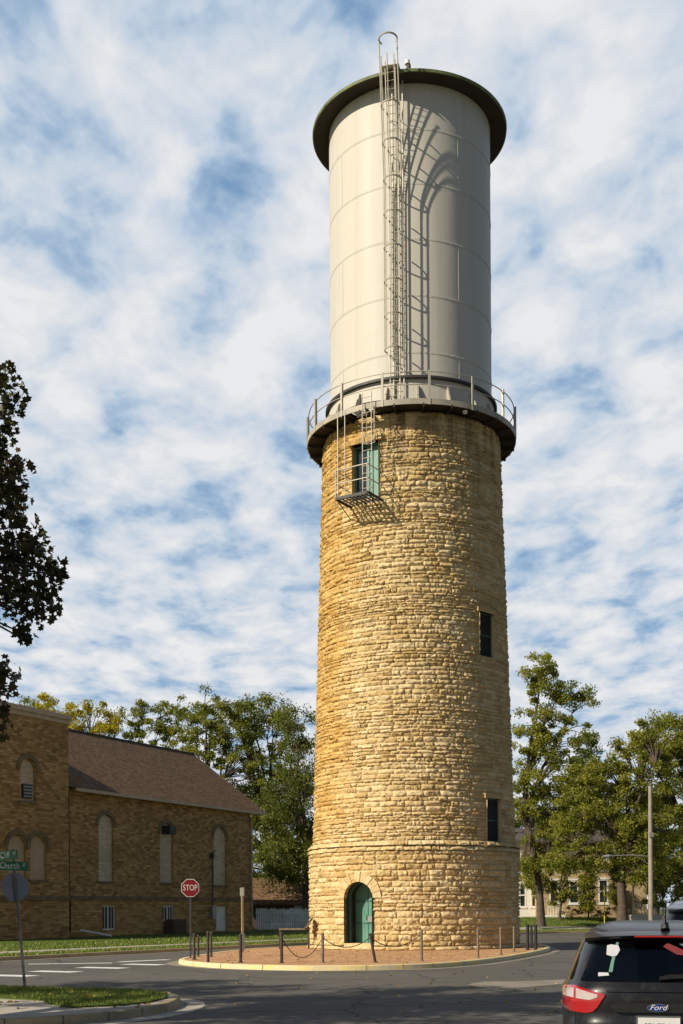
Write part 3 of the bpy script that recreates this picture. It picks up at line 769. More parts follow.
mb = MB(); panel(mb, [(0, belt_z), (WL, belt_z), (WL, EZ), (0, EZ)], [archh(*w) for w in wins], 0, .16)
RW2 = 5.9; RZ = 13.85; DEPTH = 11.8
# far end gable wall and back wall
mb.poly([(WL, 0, -.2), (WL, DEPTH, -.2), (WL, DEPTH, EZ), (WL, DEPTH/2, RZ-.1), (WL, 0, EZ)]); mb.quad((0,DEPTH,-.2),(WL,DEPTH,-.2),(WL,DEPTH,EZ),(0,DEPTH,EZ))
mb.build('wall', M['church'], church)
mb = MB(); panel(mb, [(0, -.4), (WL, -.4), (WL, belt_z-.06), (0, belt_z-.06)], [[(c-w, z0), (c-w, z1), (c+w, z1), (c+w, z0)] for c, w, z0, z1 in bw], -.06, .2)
mb.build('basement_wall', M['churchbase'], church)
mb = MB(); mb.box(0, WL+.05, -.14, .02, belt_z-.14, belt_z+.10); mb.build('belt_course', M['belt'], church)
for w in wins:
    c, hw, z0, z1 = w; ol = archh(c, hw, z0, z1)
    mb = MB(); mb.poly([(x, .14, z) for x, z in reversed(ol)]); fo = mb.build('bricked_window', M['infill'], church)
    s = MB(); s.box(c-hw-.1, c+hw+.1, -.07, .14, z0-.14, z0); s.build('sill', M['belt'], fo)
    s = MB(); a_ = arch(hw+.02, z0, z1+.02, 14)[1:-1]; b_ = arch(hw+.27, z0, z1+.27, 14)[1:-1]
    for i in range(len(a_)-1):
        P = [(c+a_[i][0], a_[i][1]), (c+a_[i+1][0], a_[i+1][1]), (c+b_[i+1][0], b_[i+1][1]), (c+b_[i][0], b_[i][1])]
        s.quad(*[(x, -.05, z) for x, z in P]); s.quad((P[3][0],-.05,P[3][1]),(P[2][0],-.05,P[2][1]),(P[2][0],.01,P[2][1]),(P[3][0],.01,P[3][1])); s.quad((P[0][0],-.05,P[0][1]),(P[0][0],.01,P[0][1]),(P[1][0],.01,P[1][1]),(P[1][0],-.05,P[1][1]))
    s.build('arch_moulding', M['belt'], fo)
for i, (c, hw, z0, z1) in enumerate(bw):
    if i < 2:
        s = MB(); f = .09
        s.box(c-hw, c+hw, .03, .09, z0, z0+f); s.box(c-hw, c+hw, .03, .09, z1-f, z1); s.box(c-hw, c-hw+f, .03, .09, z0+f, z1-f); s.box(c+hw-f, c+hw, .03, .09, z0+f, z1-f); s.box(c-.05, c+.05, .03, .09, z0+f, z1-f)
        for q in (-.5, .5): s.box(c+q*hw-.02, c+q*hw+.02, .04, .08, z0+f, z1-f)
        wo = s.build('basement_window', M['white'], church)
        s = MB(); s.box(c-hw, c+hw, .10, .12, z0, z1); s.build('pane', M['wglass'], wo)
    else:
        s = MB(); s.box(c-hw, c+hw, .04, .10, z0, z1); do = s.build('white_door', M['white'], church)
        s = MB(); s.tube([(c+hw-.2, .01, z0+1.0), (c+hw-.2, .04, z0+1.0)], .04, 8); s.build('door_handle', M['grey'], do)
# roof slopes
t0 = -2.4
ov = .55; zo = EZ-.02; slope = (RZ-EZ)/(DEPTH/2); ze = EZ-ov*slope+.15
mb = MB(); xe = cht(266.5, .55)
mb.quad((t0-14, -ov, ze), (xe, -ov, ze), (xe-.2, DEPTH/2, RZ), (t0-14, DEPTH/2, RZ)); mb.quad((xe, DEPTH+ov, ze), (t0-14, DEPTH+ov, ze), (t0-14, DEPTH/2, RZ), (xe-.2, DEPTH/2, RZ))
ro = mb.build('roof', M['shingle'], church)
mb = MB(); mb.box(0, xe, -ov-.02, -ov+.10, ze-.2, ze-.01); mb.box(0, xe-.05, -ov+.1, .05, ze-.06, ze-.03); mb.build('gutter', M['trim'], ro)
mb = MB(); mb.tube([(t0-14, DEPTH/2, RZ+.02), (xe-.2, DEPTH/2, RZ+.02)], .08, 6); mb.build('ridge_cap', M['soffit'], ro)
mb = MB(); mb.quad((xe+.02, -ov, ze-.2), (xe+.02, DEPTH/2, RZ-.2), (xe-.18, DEPTH/2, RZ), (xe, -ov, ze)); mb.build('rake_board', M['trim'], ro)
mb = MB(); xd = cht(250.5)
mb.tube([(xd, -ov+.05, ze-.15), (xd, -.14, ze-.5), (xd, -.14, 1.2), (xd, -.14, .5), (xd+.15, -.35, .22), (xd+.2, -.75, .12)], .07, 8); mb.build('downspout', M['trim'], church)
mb = MB(); a = cht(211); mb.box(a-.25, a+.25, -.3, -.06, chz(211, 918), chz(211, 905)); mo = mb.build('meter_box', M['grey'], church)
mb = MB(); mb.tube([(a, -.15, chz(211, 905)), (a, -.15, chz(211, 852)), (a-.1, -.5, chz(211, 850))], .045, 6); mb.box(a-.12, a+.12, -.25, -.05, chz(211, 858), chz(211, 852)); mb.build('service_mast', M['darksteel'], mo)
mb = MB(); a = cht(167); mb.box(a-.36, a+.36, -.55, .13, chz(167, 833), chz(167, 825)); mb.build('floodlight_box', M['darksteel'], church)
acx = cht(169); ac = thing('ac_unit', 'brown slatted box under the middle basement window of the church', 'utility box', (chA.x+.464*acx+.886*.55, chA.y+.886*acx-.464*.55, .15), chang)
mb = MB(); mb.box(-.75, .75, -.35, .35, .06, 1.05); mb.build('casing', M['brownbox'], ac)
mb = MB()
for k in range(7): mb.box(-.7, .7, -.375, -.352, .15+k*.12, .2+k*.12)
mb.box(-.8, .8, -.4, .4, 0, .055); mb.build('louvre', M['bollard'], ac)

# church tower (square, proud of the wall)
OFF = .9
th_ = 13.0-.15
bell_x1 = cht(69.3, OFF); bell_x0 = bell_x1-11.5
mb = MB(); wn = []
for (pa, pb, yt, yb) in [(21,36.5,757,799)]:
    a, b = cht(pa, OFF), cht(pb, OFF); pm = (pa+pb)/2; wn.append(((a+b)/2, (b-a)/2, chz(pm, yb, OFF), chz(pm, yt, OFF)))
ln = []
for (pa, pb, yt, yb) in [(8.5,26.5,833,877), (30.5,47,834,878)]:
    a, b = cht(pa, OFF), cht(pb, OFF); pm = (pa+pb)/2; ln.append(((a+b)/2, (b-a)/2, chz(pm, yb, OFF), chz(pm, yt, OFF)))
panel(mb, [(bell_x0, -.6), (bell_x1, -.6), (bell_x1, th_), (bell_x0, th_)], [archh(*w) for w in wn+ln], -OFF, .18)
mb.quad((bell_x1, -OFF, -.6), (bell_x1, 6.5, -.6), (bell_x1, 6.5, th_), (bell_x1, -OFF, th_)); mb.quad((bell_x0, 6.5, -.6), (bell_x0, -OFF, -.6), (bell_x0, -OFF, th_), (bell_x0, 6.5, th_))
mb.quad((bell_x1, 6.5, -.6), (bell_x0, 6.5, -.6), (bell_x0, 6.5, th_), (bell_x1, 6.5, th_)); mb.quad((bell_x0,-OFF,th_),(bell_x1,-OFF,th_),(bell_x1,6.5,th_),(bell_x0,6.5,th_))
bt = mb.build('bell_tower', M['church'], church)
mb = MB(); mb.box(bell_x0-.15, bell_x1+.15, -OFF-.2, 6.7, th_+.003, th_+.28); mb.box(bell_x0-.06, bell_x1+.06, -OFF-.09, -OFF+.02, th_-.25, th_); mb.build('parapet_cap', M['trim'], bt)
mb = MB(); bz2 = chz(40, 896, OFF); mb.box(bell_x0-.05, bell_x1+.06, -OFF-.1, -OFF+.02, bz2-.14, bz2+.10); mb.build('belt_course', M['belt'], bt)
for w in wn+ln:
    c, hw, z0, z1 = w; ol = archh(c, hw, z0, z1)
    mb = MB(); mb.poly([(x, -OFF+.16, z) for x, z in reversed(ol)]); fo = mb.build('blocked_window', M['tanpanel'] if w in ln else M['infill'], bt)
    s = MB(); s.box(c-hw-.1, c+hw+.1, -OFF-.07, -OFF+.1, z0-.14, z0-.002); s.build('sill', M['belt'], fo)
    s = MB(); a_ = arch(hw+.06, z0, z1+.06, 14)[1:-1]; b_ = arch(hw+.32, z0, z1+.32, 14)[1:-1]
    for i in range(len(a_)-1):
        P = [(c+a_[i][0], a_[i][1]), (c+a_[i+1][0], a_[i+1][1]), (c+b_[i+1][0], b_[i+1][1]), (c+b_[i][0], b_[i][1])]
        s.quad(*[(x, -OFF-.08-.001*(w == ln[0]), z) for x, z in P]); s.quad((P[3][0],-OFF-.08,P[3][1]),(P[2][0],-OFF-.08,P[2][1]),(P[2][0],-OFF+.01,P[2][1]),(P[3][0],-OFF+.01,P[3][1])); s.quad((P[0][0],-OFF-.08,P[0][1]),(P[0][0],-OFF+.01,P[0][1]),(P[1][0],-OFF+.01,P[1][1]),(P[1][0],-OFF-.08,P[1][1]))
    s.build('arch_moulding', M['belt'], fo)
c, hw, z0, z1 = wn[0]; mb = MB(); mb.box(c-.38, c+.38, -OFF+.02, -OFF+.14, z0+.15, z0+.95)
vo_ = mb.build('louvre_vent', M['darksteel'], bt)
mb = MB()
for k in range(4): mb.box(c-.34, c+.34, -OFF-.01, -OFF+.016, z0+.22+k*.18, z0+.30+k*.18)
mb.build('slat', M['grey'], vo_)
mb = MB(); mb.tube([(bell_x1+.6, -OFF-.3, .5), (bell_x1+1.9, -OFF-1.6, .14)], .07, 6); mb.build('loose_downspout', M['white'], church)

# ------------------------------------------------------------------ fence, shed
fx0, fx1 = at(256, 910, 94), at(318, 910, 96)
fence = thing('picket_fence', 'white vertical board fence between the church and the stone tower', 'fence', (fx0.x, fx0.y, .2), math.atan2(fx1.y-fx0.y, fx1.x-fx0.x))
mb = MB(); nr = random.Random(5)
for k in range(44):
    h = 1.62+nr.uniform(-.06, .06); x = k*.152; mb.add([(x,-.01,.05),(x+.115,-.01,.05),(x+.115,-.01,h),(x+.0575,-.01,h+.1),(x,-.01,h),(x,.012,.05),(x+.115,.012,.05),(x+.115,.012,h),(x+.0575,.012,h+.1),(x,.012,h)], [(0,1,2,3,4),(9,8,7,6,5),(1,6,7,2),(0,4,9,5)])
mb.build('pickets', M['fence'], fence)
mb = MB(); mb.box(0, 6.7, .014, .06, .4, .5); mb.box(0, 6.7, .014, .06, 1.3, 1.4); mb.build('rail', M['fence'], fence)
shed = thing('garage', 'low garage with a mossy brown shingle roof behind the white fence', 'garage', (at(246, 900, 102).x, 102, .2), R(4))
mb = MB(); panel(mb, [(0,0),(9,0),(9,2.3),(0,2.3)], [[(4.1,1.2),(4.1,1.95),(5.3,1.95),(5.3,1.2)]], 0, .1); mb.quad((9,0,0),(9,6,0),(9,6,2.3),(9,0,2.3)); mb.quad((0,6,0),(0,0,0),(0,0,2.3),(0,6,2.3)); mb.quad((9,6,0),(0,6,0),(0,6,2.3),(9,6,2.3)); mb.build('wall', M['brownbox'], shed)
mb = MB(); mb.box(4.1,5.3,.06,.1,1.2,1.95); mb.build('window', M['white'], shed)
mb = MB(); mb.quad((-.4,-.5,2.15),(9.4,-.5,2.15),(9.4,3,4.4),(-.4,3,4.4)); mb.quad((9.4,6.5,2.15),(-.4,6.5,2.15),(-.4,3,4.4),(9.4,3,4.4)); mb.box(-.4,9.4,-.53,-.5,2.0,2.16); mb.build('roof', M['shingle'], shed)

# ------------------------------------------------------------------ bollards, signs
def bollard(px, py, ptop, label, mat, w=.055, group='bollards round the tower island', lean=0, cap=True):
    x, y = gp(px, py, .135); h = (py-ptop)*y/F; w *= .8
    t = thing('bollard', label, 'bollard', (x, y, .135), 0, group); t.rotation_euler = (0, R(lean), rng.uniform(0, 3) if not lean else 0)
    mb = MB(); mb.tube([(0,0,-.05),(0,0,h-.06)], w, 12, False); mb.lathe([(w,h-.06),(w*1.25,h-.055),(w*1.25,h-.02),(w*.8,h),(.002,h+.012)], 12); mb.build('post', mat, t, smooth=True, autos=35)
    mb = MB(); mb.lathe([(w*1.9,0),(w*1.9,.018),(w,.03)], 12); mb.build('base_plate', mat, t)
    mb = MB(); mb.tube([(w+.0,0,h-.12),(w+.03,0,h-.12),(w+.03,0,h-.16),(w,0,h-.16)], .008, 5); mb.build('chain_eye', M['chain'], t)
    return t, Vector((x+math.sin(R(lean))*h, y, .135+h-.14))
B = {}
specs = [(194,958.7,932.3,'short dark bollard right beside the STOP sign post',M['bollard'],.06),
 (198,955.5,934,'dark bollard just behind the one at the STOP sign post',M['bollard'],.05),
 (207.8,961.8,930.5,'dark bollard, front one of the close pair right of the STOP sign',M['bollard'],.055),
 (211,956,931,'dark bollard, rear one of the close pair right of the STOP sign',M['bollard'],.05),
 (240.3,962,933.6,'dark bollard on the kerb in front of the tall tan post',M['bollard'],.06),
 (281.3,962.7,932,'dark bollard in front of the information panel frame',M['bollard'],.06),
 (322.3,962.7,933,'bollard on the kerb left of the green tower door',M['bollardtan'],.06),
 (375,962.7,933,'leaning bollard in front of the green tower door',M['bollard'],.055),
 (421.3,961.6,930,'upright bollard on the front kerb right of the leaning one',M['bollardtan'],.055),
 (477.7,959,930,'thin bollard on the front kerb below the lowest slit window',M['bollardtan'],.05),
 (500.5,956,928.5,'pale thin bollard near the right edge of the tower',M['bollardtan'],.05),
 (513.8,953,927.7,'thin bollard in front of the right edge of the tower',M['bollardtan'],.05),
 (527.5,951.3,925.5,'black bollard, left one of the three black ones right of the tower',M['black'],.075),
 (531.4,949.5,926.5,'black bollard, middle one of the three black ones right of the tower',M['black'],.06),
 (535.6,951.3,925.8,'black bollard, right one of the three black ones right of the tower',M['black'],.075)]
for i, (px, py, pt, lb, mt, w) in enumerate(specs):
    B[i] = bollard(px, py, pt, lb, mt, w, lean=-10 if i == 7 else 0)
def chain(p, q, sag, label, minz=.15):
    pts = []; n = 44
    for k in range(n+1):
        t = k/n; v = p.lerp(q, t); v.z -= sag*4*t*(1-t); v.z = max(v.z, minz); pts.append(v)
    o = p.copy(); mb = MB()
    for k in range(n):
        a = pts[k]-o; b = pts[k+1]-o; d = (b-a); e = a+d*1.25; off = Vector((0,0,.010)) if k % 2 else Vector((0,.010,0)).cross(Vector((0,0,1))).normalized()*.010
        mb.tube([a+off, e+off], .007, 4); mb.tube([a-off, e-off], .007, 4)
    tag(mb.build('chain', M['chain'], loc=o), label, 'chain', 'chains between the bollards')
chain(B[5][1], B[6][1], .62, 'slack chain hanging low left of the tan bollard beside the door')
chain(B[6][1], B[7][1], .30, 'chain from the bollard left of the door to the leaning bollard')
chain(B[7][1], B[8][1], .33, 'chain from the leaning bollard to the upright bollard on its right')

def octagon(r): return [(r*math.cos(R(22.5+45*k)), r*math.sin(R(22.5+45*k))) for k in range(8)]
# stop sign
sx, sy = gp(190.3, 957, .135)
st = thing('stop_sign', 'red octagonal STOP sign on a thin steel post left of the tower', 'stop sign', (sx, sy, .135), R(6))
zc = CH+(HY-887)*sy/F-.135
mb = MB(); mb.box(-.03, .03, -.0, .035, -.1, zc+.33); mb.build('post', M['postgalv'], st)
def slab(mb, P, y0, y1, zc, xo=0):
    n = len(P); fr = [(x+xo, y0, z+zc) for x, z in P]; bk = [(x+xo, y1, z+zc) for x, z in P]
    mb.add(fr+bk, [tuple(range(n)), tuple(reversed(range(n, 2*n)))]+[(i, n+i, n+(i+1) % n, (i+1) % n) for i in range(n)])
k8 = .305/math.cos(R(22.5))
mb = MB(); slab(mb, octagon(k8), -.006, -.001, zc); so = mb.build('border', M['signwhite'], st)
mb = MB(); slab(mb, octagon(k8-.022), -.010, -.007, zc); mb.build('red_face', M['stopred'], so)
FM = Matrix.Rotation(PI/2, 4, 'X')
text_mesh('lettering', 'STOP', .285, M['signwhite'], so, Matrix.Translation((0, -.013, zc)) @ FM, .001, sx=.72)
# tan post behind bollard
tx, ty = gp(242.3, 952, .135)
t = thing('tan_post', 'tall tan post with a blank grey end plate rising behind a bollard', 'post', (tx, ty, .135), R(20))
h = (952-887.5)*ty/F
mb = MB(); mb.box(-.036, .036, -.036, .036, -.1, h); mb.build('post', M['tanpost'], t)
mb = MB(); mb.box(-.07, .07, -.052, -.038, .1, .75); mb.box(-.015, .015, -.28, .28, h-.3, h+.02); mb.build('end_plate', M['grey'], t)
# information panel
ix, iy = gp(294, 948.5, .135)
t = thing('information_panel', 'tilted dark information panel on a low steel frame left of the tower base', 'information panel', (ix, iy, .135), R(-4))
hw = 14.5*iy/F; hh = (948.5-929.6)*iy/F
for s in (-1, 1):
    mb = MB(); mb.box(s*hw-.035, s*hw+.035, -.035, .035, -.05, hh-.001 if s > 0 else hh+.12); mb.build('leg', M['bollard'], t)
mb = MB(); mb.box(-hw-.03, hw+.03, -.04, .04, hh, hh+.07); mb.build('crossbar', M['bollardtan'], t)
mb = MB(); Mt = Matrix.Translation((hw, 0, hh+.27)) @ Matrix.Rotation(R(-52), 4, 'Y'); mb.box(-.27, .27, -.36, .36, -.02, .02, M=Mt); mb.build('panel_board', M['panelface'], t)
# street name sign near left
sx, sy = gp(24.5, 986, .17)
ss = thing('street_name_sign', 'leaning steel post with two green street name blades above a bare octagon', 'street sign', (sx, sy, .17))
top = at(13, 848, sy) - Vector((sx, sy, .17)); tilt = math.atan2(top.x, top.z)
ss.rotation_euler = (0, tilt, 0); hp = top.length
mb = MB(); mb.box(-.026, .026, -.018, .018, -.2, hp-.28); mb.tube([(0,0,hp-.3),(0,0,hp+.02)], .022, 8); mb.build('post', M['postgalv'], ss)
mb = MB(); slab(mb, octagon(k8*.96), -.0015, .0015, 0); o = mb.build('stop_sign_back', M['signback'], ss); o.location = (-.03, .035, hp-.77); o.rotation_euler = (0, 0, R(40))
for (z, xc, ln_, rz_, tilt2, txt, sx_) in [(hp-.33, -.02, .62, R(12), -2, 'Church', .9), (hp-.10, -.17, .62, R(-14), 4, 'E  Cliff', .9)]:
    e = MB(); e.box(-ln_/2, ln_/2, -.003, .003, -.095, .095); o = e.build('name_blade', M['signgreen'], ss); o.location = (xc, -.03, z); o.rotation_euler = (0, R(-tilt2)-tilt, rz_)
    text_mesh('lettering', txt, .185, M['signwhite'], o, Matrix.Translation((-.06, -.006, 0)) @ FM, .001, sx=.72)
    text_mesh('suffix_lettering', 'ST', .095, M['signwhite'], o, Matrix.Translation((.23, -.006, .02)) @ FM, .001, sx=.72)
# utility pole
up_ = at(651, 918, 76); zb = .95
pole = thing('utility_pole', 'weathered wooden utility pole with a long lamp arm beyond the parked cars', 'utility pole', (up_.x, 76, zb))
H = CH+(HY-788)*76/F-zb
mb = MB(); mb.tube([(0,0,-.6),(0,0,H*.5),(0,0,H)], [.165,.15,.12], 12); mb.build('shaft', M['polewood'], pole, smooth=True, autos=50)
az = CH+(HY-857.5)*76/F-zb; mb = MB(); mb.tube([(-.1,0,az-.05),(-1.3,-.1,az+.03),(-2.6,-.2,az)], .035, 6); mb.tube([(-.05,0,az-.6),(-.9,-.05,az-.04)], .02, 5); ao = mb.build('lamp_arm', M['grey'], pole)
mb = MB(); mb.tube([(-2.5,-.2,az),(-2.7,-.2,az-.03),(-3.1,-.2,az-.04)], [.05,.12,.05], 8); mb.build('lamp_head', M['grey'], ao)
mb = MB(); mb.box(-.12,.12,-.25,-.14,H*.62,H*.62+.3); mb.build('junction_box', M['grey'], pole)
for i, (dz, lb) in enumerate([(-1.9, 'upper thin wire running right from the utility pole'), (-2.7, 'lower thin wire running right from the utility pole')]):
    mb = MB(); p = Vector((0,0,0)); q = Vector((36, 10, .2+i*.3)); pts = [p.lerp(q, k/16)-Vector((0,0,1.0*4*(k/16)*(1-k/16))) for k in range(17)]; mb.tube(pts, .022, 4)
    tag(mb.build('wire', M['black'], loc=(up_.x+.16, 76, zb+H+dz)), lb, 'wire', 'wires at the utility pole')
# yellow marker on guy wire
yx = at(604.5, 924, 86)
t = thing('yellow_marker', 'tall thin yellow marker standing on the lawn left of the big tree trunk', 'marker', (yx.x, 80+6, .55))
s_ = 86/80; 
mb = MB(); mb.tube([(0,0,-.1),(0,0,2.9)], .04, 8); mb.build('sleeve', M['yellow'], t)
mb = MB(); mb.lathe([(.1,0),(.1,.12),(.05,.14)], 10); mb.build('base', M['darksteel'], t)

# ------------------------------------------------------------------ houses on the right
def house(name, label, x0, Y, W, D, HZ, wins, wallmat, zb, rz=0):
    h = thing(name, label, 'house', (x0, Y, zb), rz)
    holes = [[(a, z0), (a, z1), (b, z1), (b, z0)] for a, b, z0, z1 in wins]
    mb = MB(); panel(mb, [(0,-.5),(W,-.5),(W,HZ),(0,HZ)], holes, 0, .15)
    mb.quad((W,0,-.5),(W,D,-.5),(W,D,HZ),(W,0,HZ)); mb.quad((0,D,-.5),(0,0,-.5),(0,0,HZ),(0,D,HZ)); mb.quad((W,D,-.5),(0,D,-.5),(0,D,HZ),(W,D,HZ)); mb.build('wall', wallmat, h)
    for a, b, z0, z1 in wins:
        s = MB(); f = .11; s.box(a-.08,b+.08,-.05,.05,z0-.12,z0-.001); s.box(a-.08,b+.08,-.05,.05,z1+.001,z1+.16); s.box(a,a+f,-.02,.1,z0,z1); s.box(b-f,b,-.02,.1,z0,z1); s.box(a+f,b-f,-.02,.1,(z0+z1)/2-.05,(z0+z1)/2+.05); s.box(a+f,b-f,-.02,.1,z1-.09,z1); s.box(a+f,b-f,-.02,.1,z0,z0+.09)
        wo = s.build('window', M['white'], h); s = MB(); s.box(a+f,b-f,.06,.08,z0,z1); s.build('pane', M['wglass'], wo)
    mb = MB(); e = .5; rz_ = HZ+1.3
    mb.poly([(-e,-e,HZ),(W+e,-e,HZ),(W-D/3,D/2,rz_),(D/3,D/2,rz_)]); mb.poly([(W+e,-e,HZ),(W+e,D+e,HZ),(W-D/3,D/2,rz_)]); mb.poly([(W+e,D+e,HZ),(-e,D+e,HZ),(D/3,D/2,rz_),(W-D/3,D/2,rz_)]); mb.poly([(-e,D+e,HZ),(-e,-e,HZ),(D/3,D/2,rz_)])
    mb.box(-e,W+e,-e-.02,-.001,HZ-.2,HZ-.003); mb.build('roof', M['darkroof'], h)
    return h
HYd = 97.0; hx0 = at(543, 900, HYd).x; zb = 1.0
def hwin(pa, pb, yt, yb): return ((pa-CX)*HYd/F-hx0, (pb-CX)*HYd/F-hx0, CH+(HY-yb)*HYd/F-zb, CH+(HY-yt)*HYd/F-zb)
hs = house('brick_house', 'orange brick house with tall white framed windows behind the trees on the right', hx0, HYd, 8.4, 9, 6.2,
    [hwin(549.5,559,882,904), hwin(569,579,882,905), hwin(598.5,608.5,881,905), hwin(598.5,608,852,872), hwin(569,579,852,872)], M['housebrick'], zb)
for (a, b, z1) in [(549,560,.55)]:
    mb = MB()
    for k in range(6): x = (545-CX)*HYd/F-hx0+k*.22; mb.box(x, x+.06, -1.2, -1.14, .2, .9)
    mb.box((545-CX)*HYd/F-hx0, (545-CX)*HYd/F-hx0+1.3, -1.22, -1.12, .9, .97); mb.box((545-CX)*HYd/F-hx0-.1, (545-CX)*HYd/F-hx0+1.5, -1.3, 0, 0, .2); mb.build('porch_railing', M['white'], hs)
w2 = at(506, 900, 101).x
house('white_house', 'white clapboard house just right of the tower edge, half hidden by the leaning tree', w2, 101, 2.9, 8, 6.5, [(1.1,1.7,.9,2.9),(2.1,2.6,.9,2.9)], M['white'], 1.0)
px_ = at(633, 910, 93)
t = thing('porch', 'small white porch with balusters right of the large trunk', 'porch', (px_.x, 93, .8))
mb = MB(); mb.box(0,2.4,0,1.8,0,.45); mb.build('floor_base', M['white'], t)
mb = MB()
for k in range(9): mb.box(.05+k*.28,.12+k*.28,-.03,.03,.45,1.25)
mb.box(0,2.4,-.04,.04,1.25,1.33); mb.build('balustrade', M['white'], t)
for k in (0, 2.3): mb = MB(); mb.box(k,k+.12,.1,.22,.45,3.4); mb.build('column', M['white'], t)
mb = MB(); mb.box(-.2,2.6,-.1,1.9,3.4,3.6); mb.build('porch_roof', M['trim'], t)

# ------------------------------------------------------------------ trees
MAPLE = np.array([(0,-.5),(.16,-.28),(.5,-.2),(.34,.02),(.46,.28),(.18,.22),(0,.55),(-.18,.22),(-.46,.28),(-.34,.02),(-.5,-.2),(-.16,-.28)])*1.0
def leaves(nrs, centers, radii, per, size, droop=0.0, template=None, asp=.55, ref=None):
    """centers: clump centres (n,3), radii: (n,3) or (n,)"""
    V = []; tpl = template if template is not None else np.array([(0,-.5),(.5*asp,0.0),(0,.5),(-.5*asp,0.0)])
    k = len(tpl); P = []; Rn = []
    for c, r in zip(centers, radii):
        r = np.broadcast_to(np.asarray(r, float), (3,))
        n = max(3, int(per*nrs.uniform(.55, 1.35)*min(1, (float(np.max(r))/ref)**1.6 if ref else 1))); d = nrs.normal(0, 1, (n, 3)); d /= np.linalg.norm(d, axis=1)[:, None]
        rr = nrs.uniform(0, 1, n)**.55; p = c+d*rr[:, None]*r*nrs.uniform(.75, 1.15, (n, 1)); P.append(p)
        base = nrs.uniform(0, 1); Rn.append(np.clip(.45*base+.55*nrs.uniform(0, 1, n), 0, 1))
    P = np.concatenate(P); Rn = np.concatenate(Rn); n = len(P)
    nrm = nrs.normal(0, 1, (n, 3)); nrm[:, 2] += .5; nrm /= np.linalg.norm(nrm, axis=1)[:, None]
    t = nrs.normal(0, 1, (n, 3)); t[:, 2] -= droop*2; t -= (t*nrm).sum(1)[:, None]*nrm; t /= np.linalg.norm(t, axis=1)[:, None]+1e-9
    b = np.cross(nrm, t); s = size*nrs.uniform(.6, 1.35, n)
    Vv = P[:, None, :]+(b[:, None, :]*tpl[None, :, 0, None]+t[:, None, :]*tpl[None, :, 1, None])*s[:, None, None]
    # slight cup
    Vv = Vv+nrm[:, None, :]*(np.abs(tpl[None, :, 0, None])*.25*s[:, None, None])
    Fq = np.arange(n*k).reshape(n, k)
    return Vv.reshape(-1, 3), Fq, Rn
def tree(name, label, base, H, blobs, nclump, per, lsize, leafmat, seed, trunk_r=.3, fork=.35, lean=(0,0), dens=1.0, droop=0.0, clump=.9, bark=None, extra=None, accept=None, cat='tree', group=None, template=None, shell=.5, twigs=True):
    nrs = np.random.RandomState(seed); t = thing(name, label, cat, tuple(base), 0, group)
    nclump = int(nclump*dens)
    cs = []; vols = np.array([b[1][0]*b[1][1]*b[1][2] for b in blobs])**.7; pr = vols/vols.sum()
    tries = 0
    while len(cs) < nclump and tries < nclump*40:
        tries += 1; bi = nrs.choice(len(blobs), p=pr); c, r = blobs[bi]; d = nrs.normal(0, 1, 3); d /= np.linalg.norm(d)
        p = np.array(c)+d*np.array(r)*(shell+(1-shell)*nrs.uniform(0, 1))*nrs.uniform(.8, 1.06)
        if accept and not accept(p+np.array(base)): continue
        cs.append(p)
    cs = np.array(cs); rads = clump*nrs.uniform(.55, 1.25, (len(cs), 1))*np.array([1, 1, .72 if not droop else 1.15])
    ncore = len(cs)
    if extra is not None:
        cs = np.concatenate([cs, extra[0]]); rads = np.concatenate([rads, extra[1]])
    if template is None: lsize *= .84; per = int(per*1.35)
    V, Fq, Rn = leaves(nrs, cs, rads, per, lsize, droop, template, ref=(.62 if extra is not None else None))
    npmesh('crown', V, Fq, leafmat, Rn, t)
    mb = MB(); fz = H*fork; lx, ly = lean
    tp = [Vector((lx*k/4*(k/4), ly*k/4*(k/4), fz*k/4)) + Vector((nrs.normal(0,.05), nrs.normal(0,.05), 0))*(k > 0) for k in range(5)]
    mb.tube([Vector((0,0,-.3))]+tp, [trunk_r*1.5, trunk_r*1.2]+[trunk_r*(1-.08*k) for k in range(1, 5)], 10, False); top = tp[-1]
    # main limbs: cluster the clumps by direction
    nl = min(9, max(3, nclump//10)); idx = nrs.choice(ncore, nl, replace=False); ends = cs[idx]
    limbs = []
    for e in ends:
        e = Vector(e); m = top.lerp(e, .5)+Vector((nrs.normal(0,.3), nrs.normal(0,.3), .12*(e-top).length)); L_ = (e-top).length
        pts = [top+(m-top)*k/3*1.0 if k < 3 else m for k in range(4)]; pts = []
        for k in range(7):
            q = k/6; pts.append(top*(1-q)**2+m*2*q*(1-q)+e*q*q+Vector((nrs.normal(0,.03),nrs.normal(0,.03),0))*L_*.3*(0 < k < 6))
        rr = [max(.02, trunk_r*.6*(1-.88*k/6)) for k in range(7)]; mb.tube(pts, rr, 6, False); limbs.append(pts)
    if twigs:
        allp = [p for l in limbs for p in l[1:]]
        arr = np.array([tuple(p) for p in allp])
        for c in cs:
            dd = np.linalg.norm(arr-c, axis=1)+ (arr[:, 2] > c[2]+.4)*2.0; j = int(dd.argmin()); a = allp[j]; c_ = Vector(c)
            if (c_-a).length < .15: continue
            m = a.lerp(c_, .5)+Vector((nrs.normal(0,.12), nrs.normal(0,.12), .1*(c_-a).length))
            mb.tube([a, m, c_], [trunk_r*.12+.01, trunk_r*.07+.008, .010], 4, False)
    mb.build('trunk', bark or M['bark'], t, smooth=True)
    return t
def bl(px, py, Y, rx, ry, rz, base):     # crown blob centre seen at a picture point, at depth Y
    p = at(px, py, Y); return ((p.x-base[0], p.y-base[1], p.z-base[2]), (rx, ry, rz))
G1 = 'trees behind the church'; G2 = 'trees around the houses on the right'
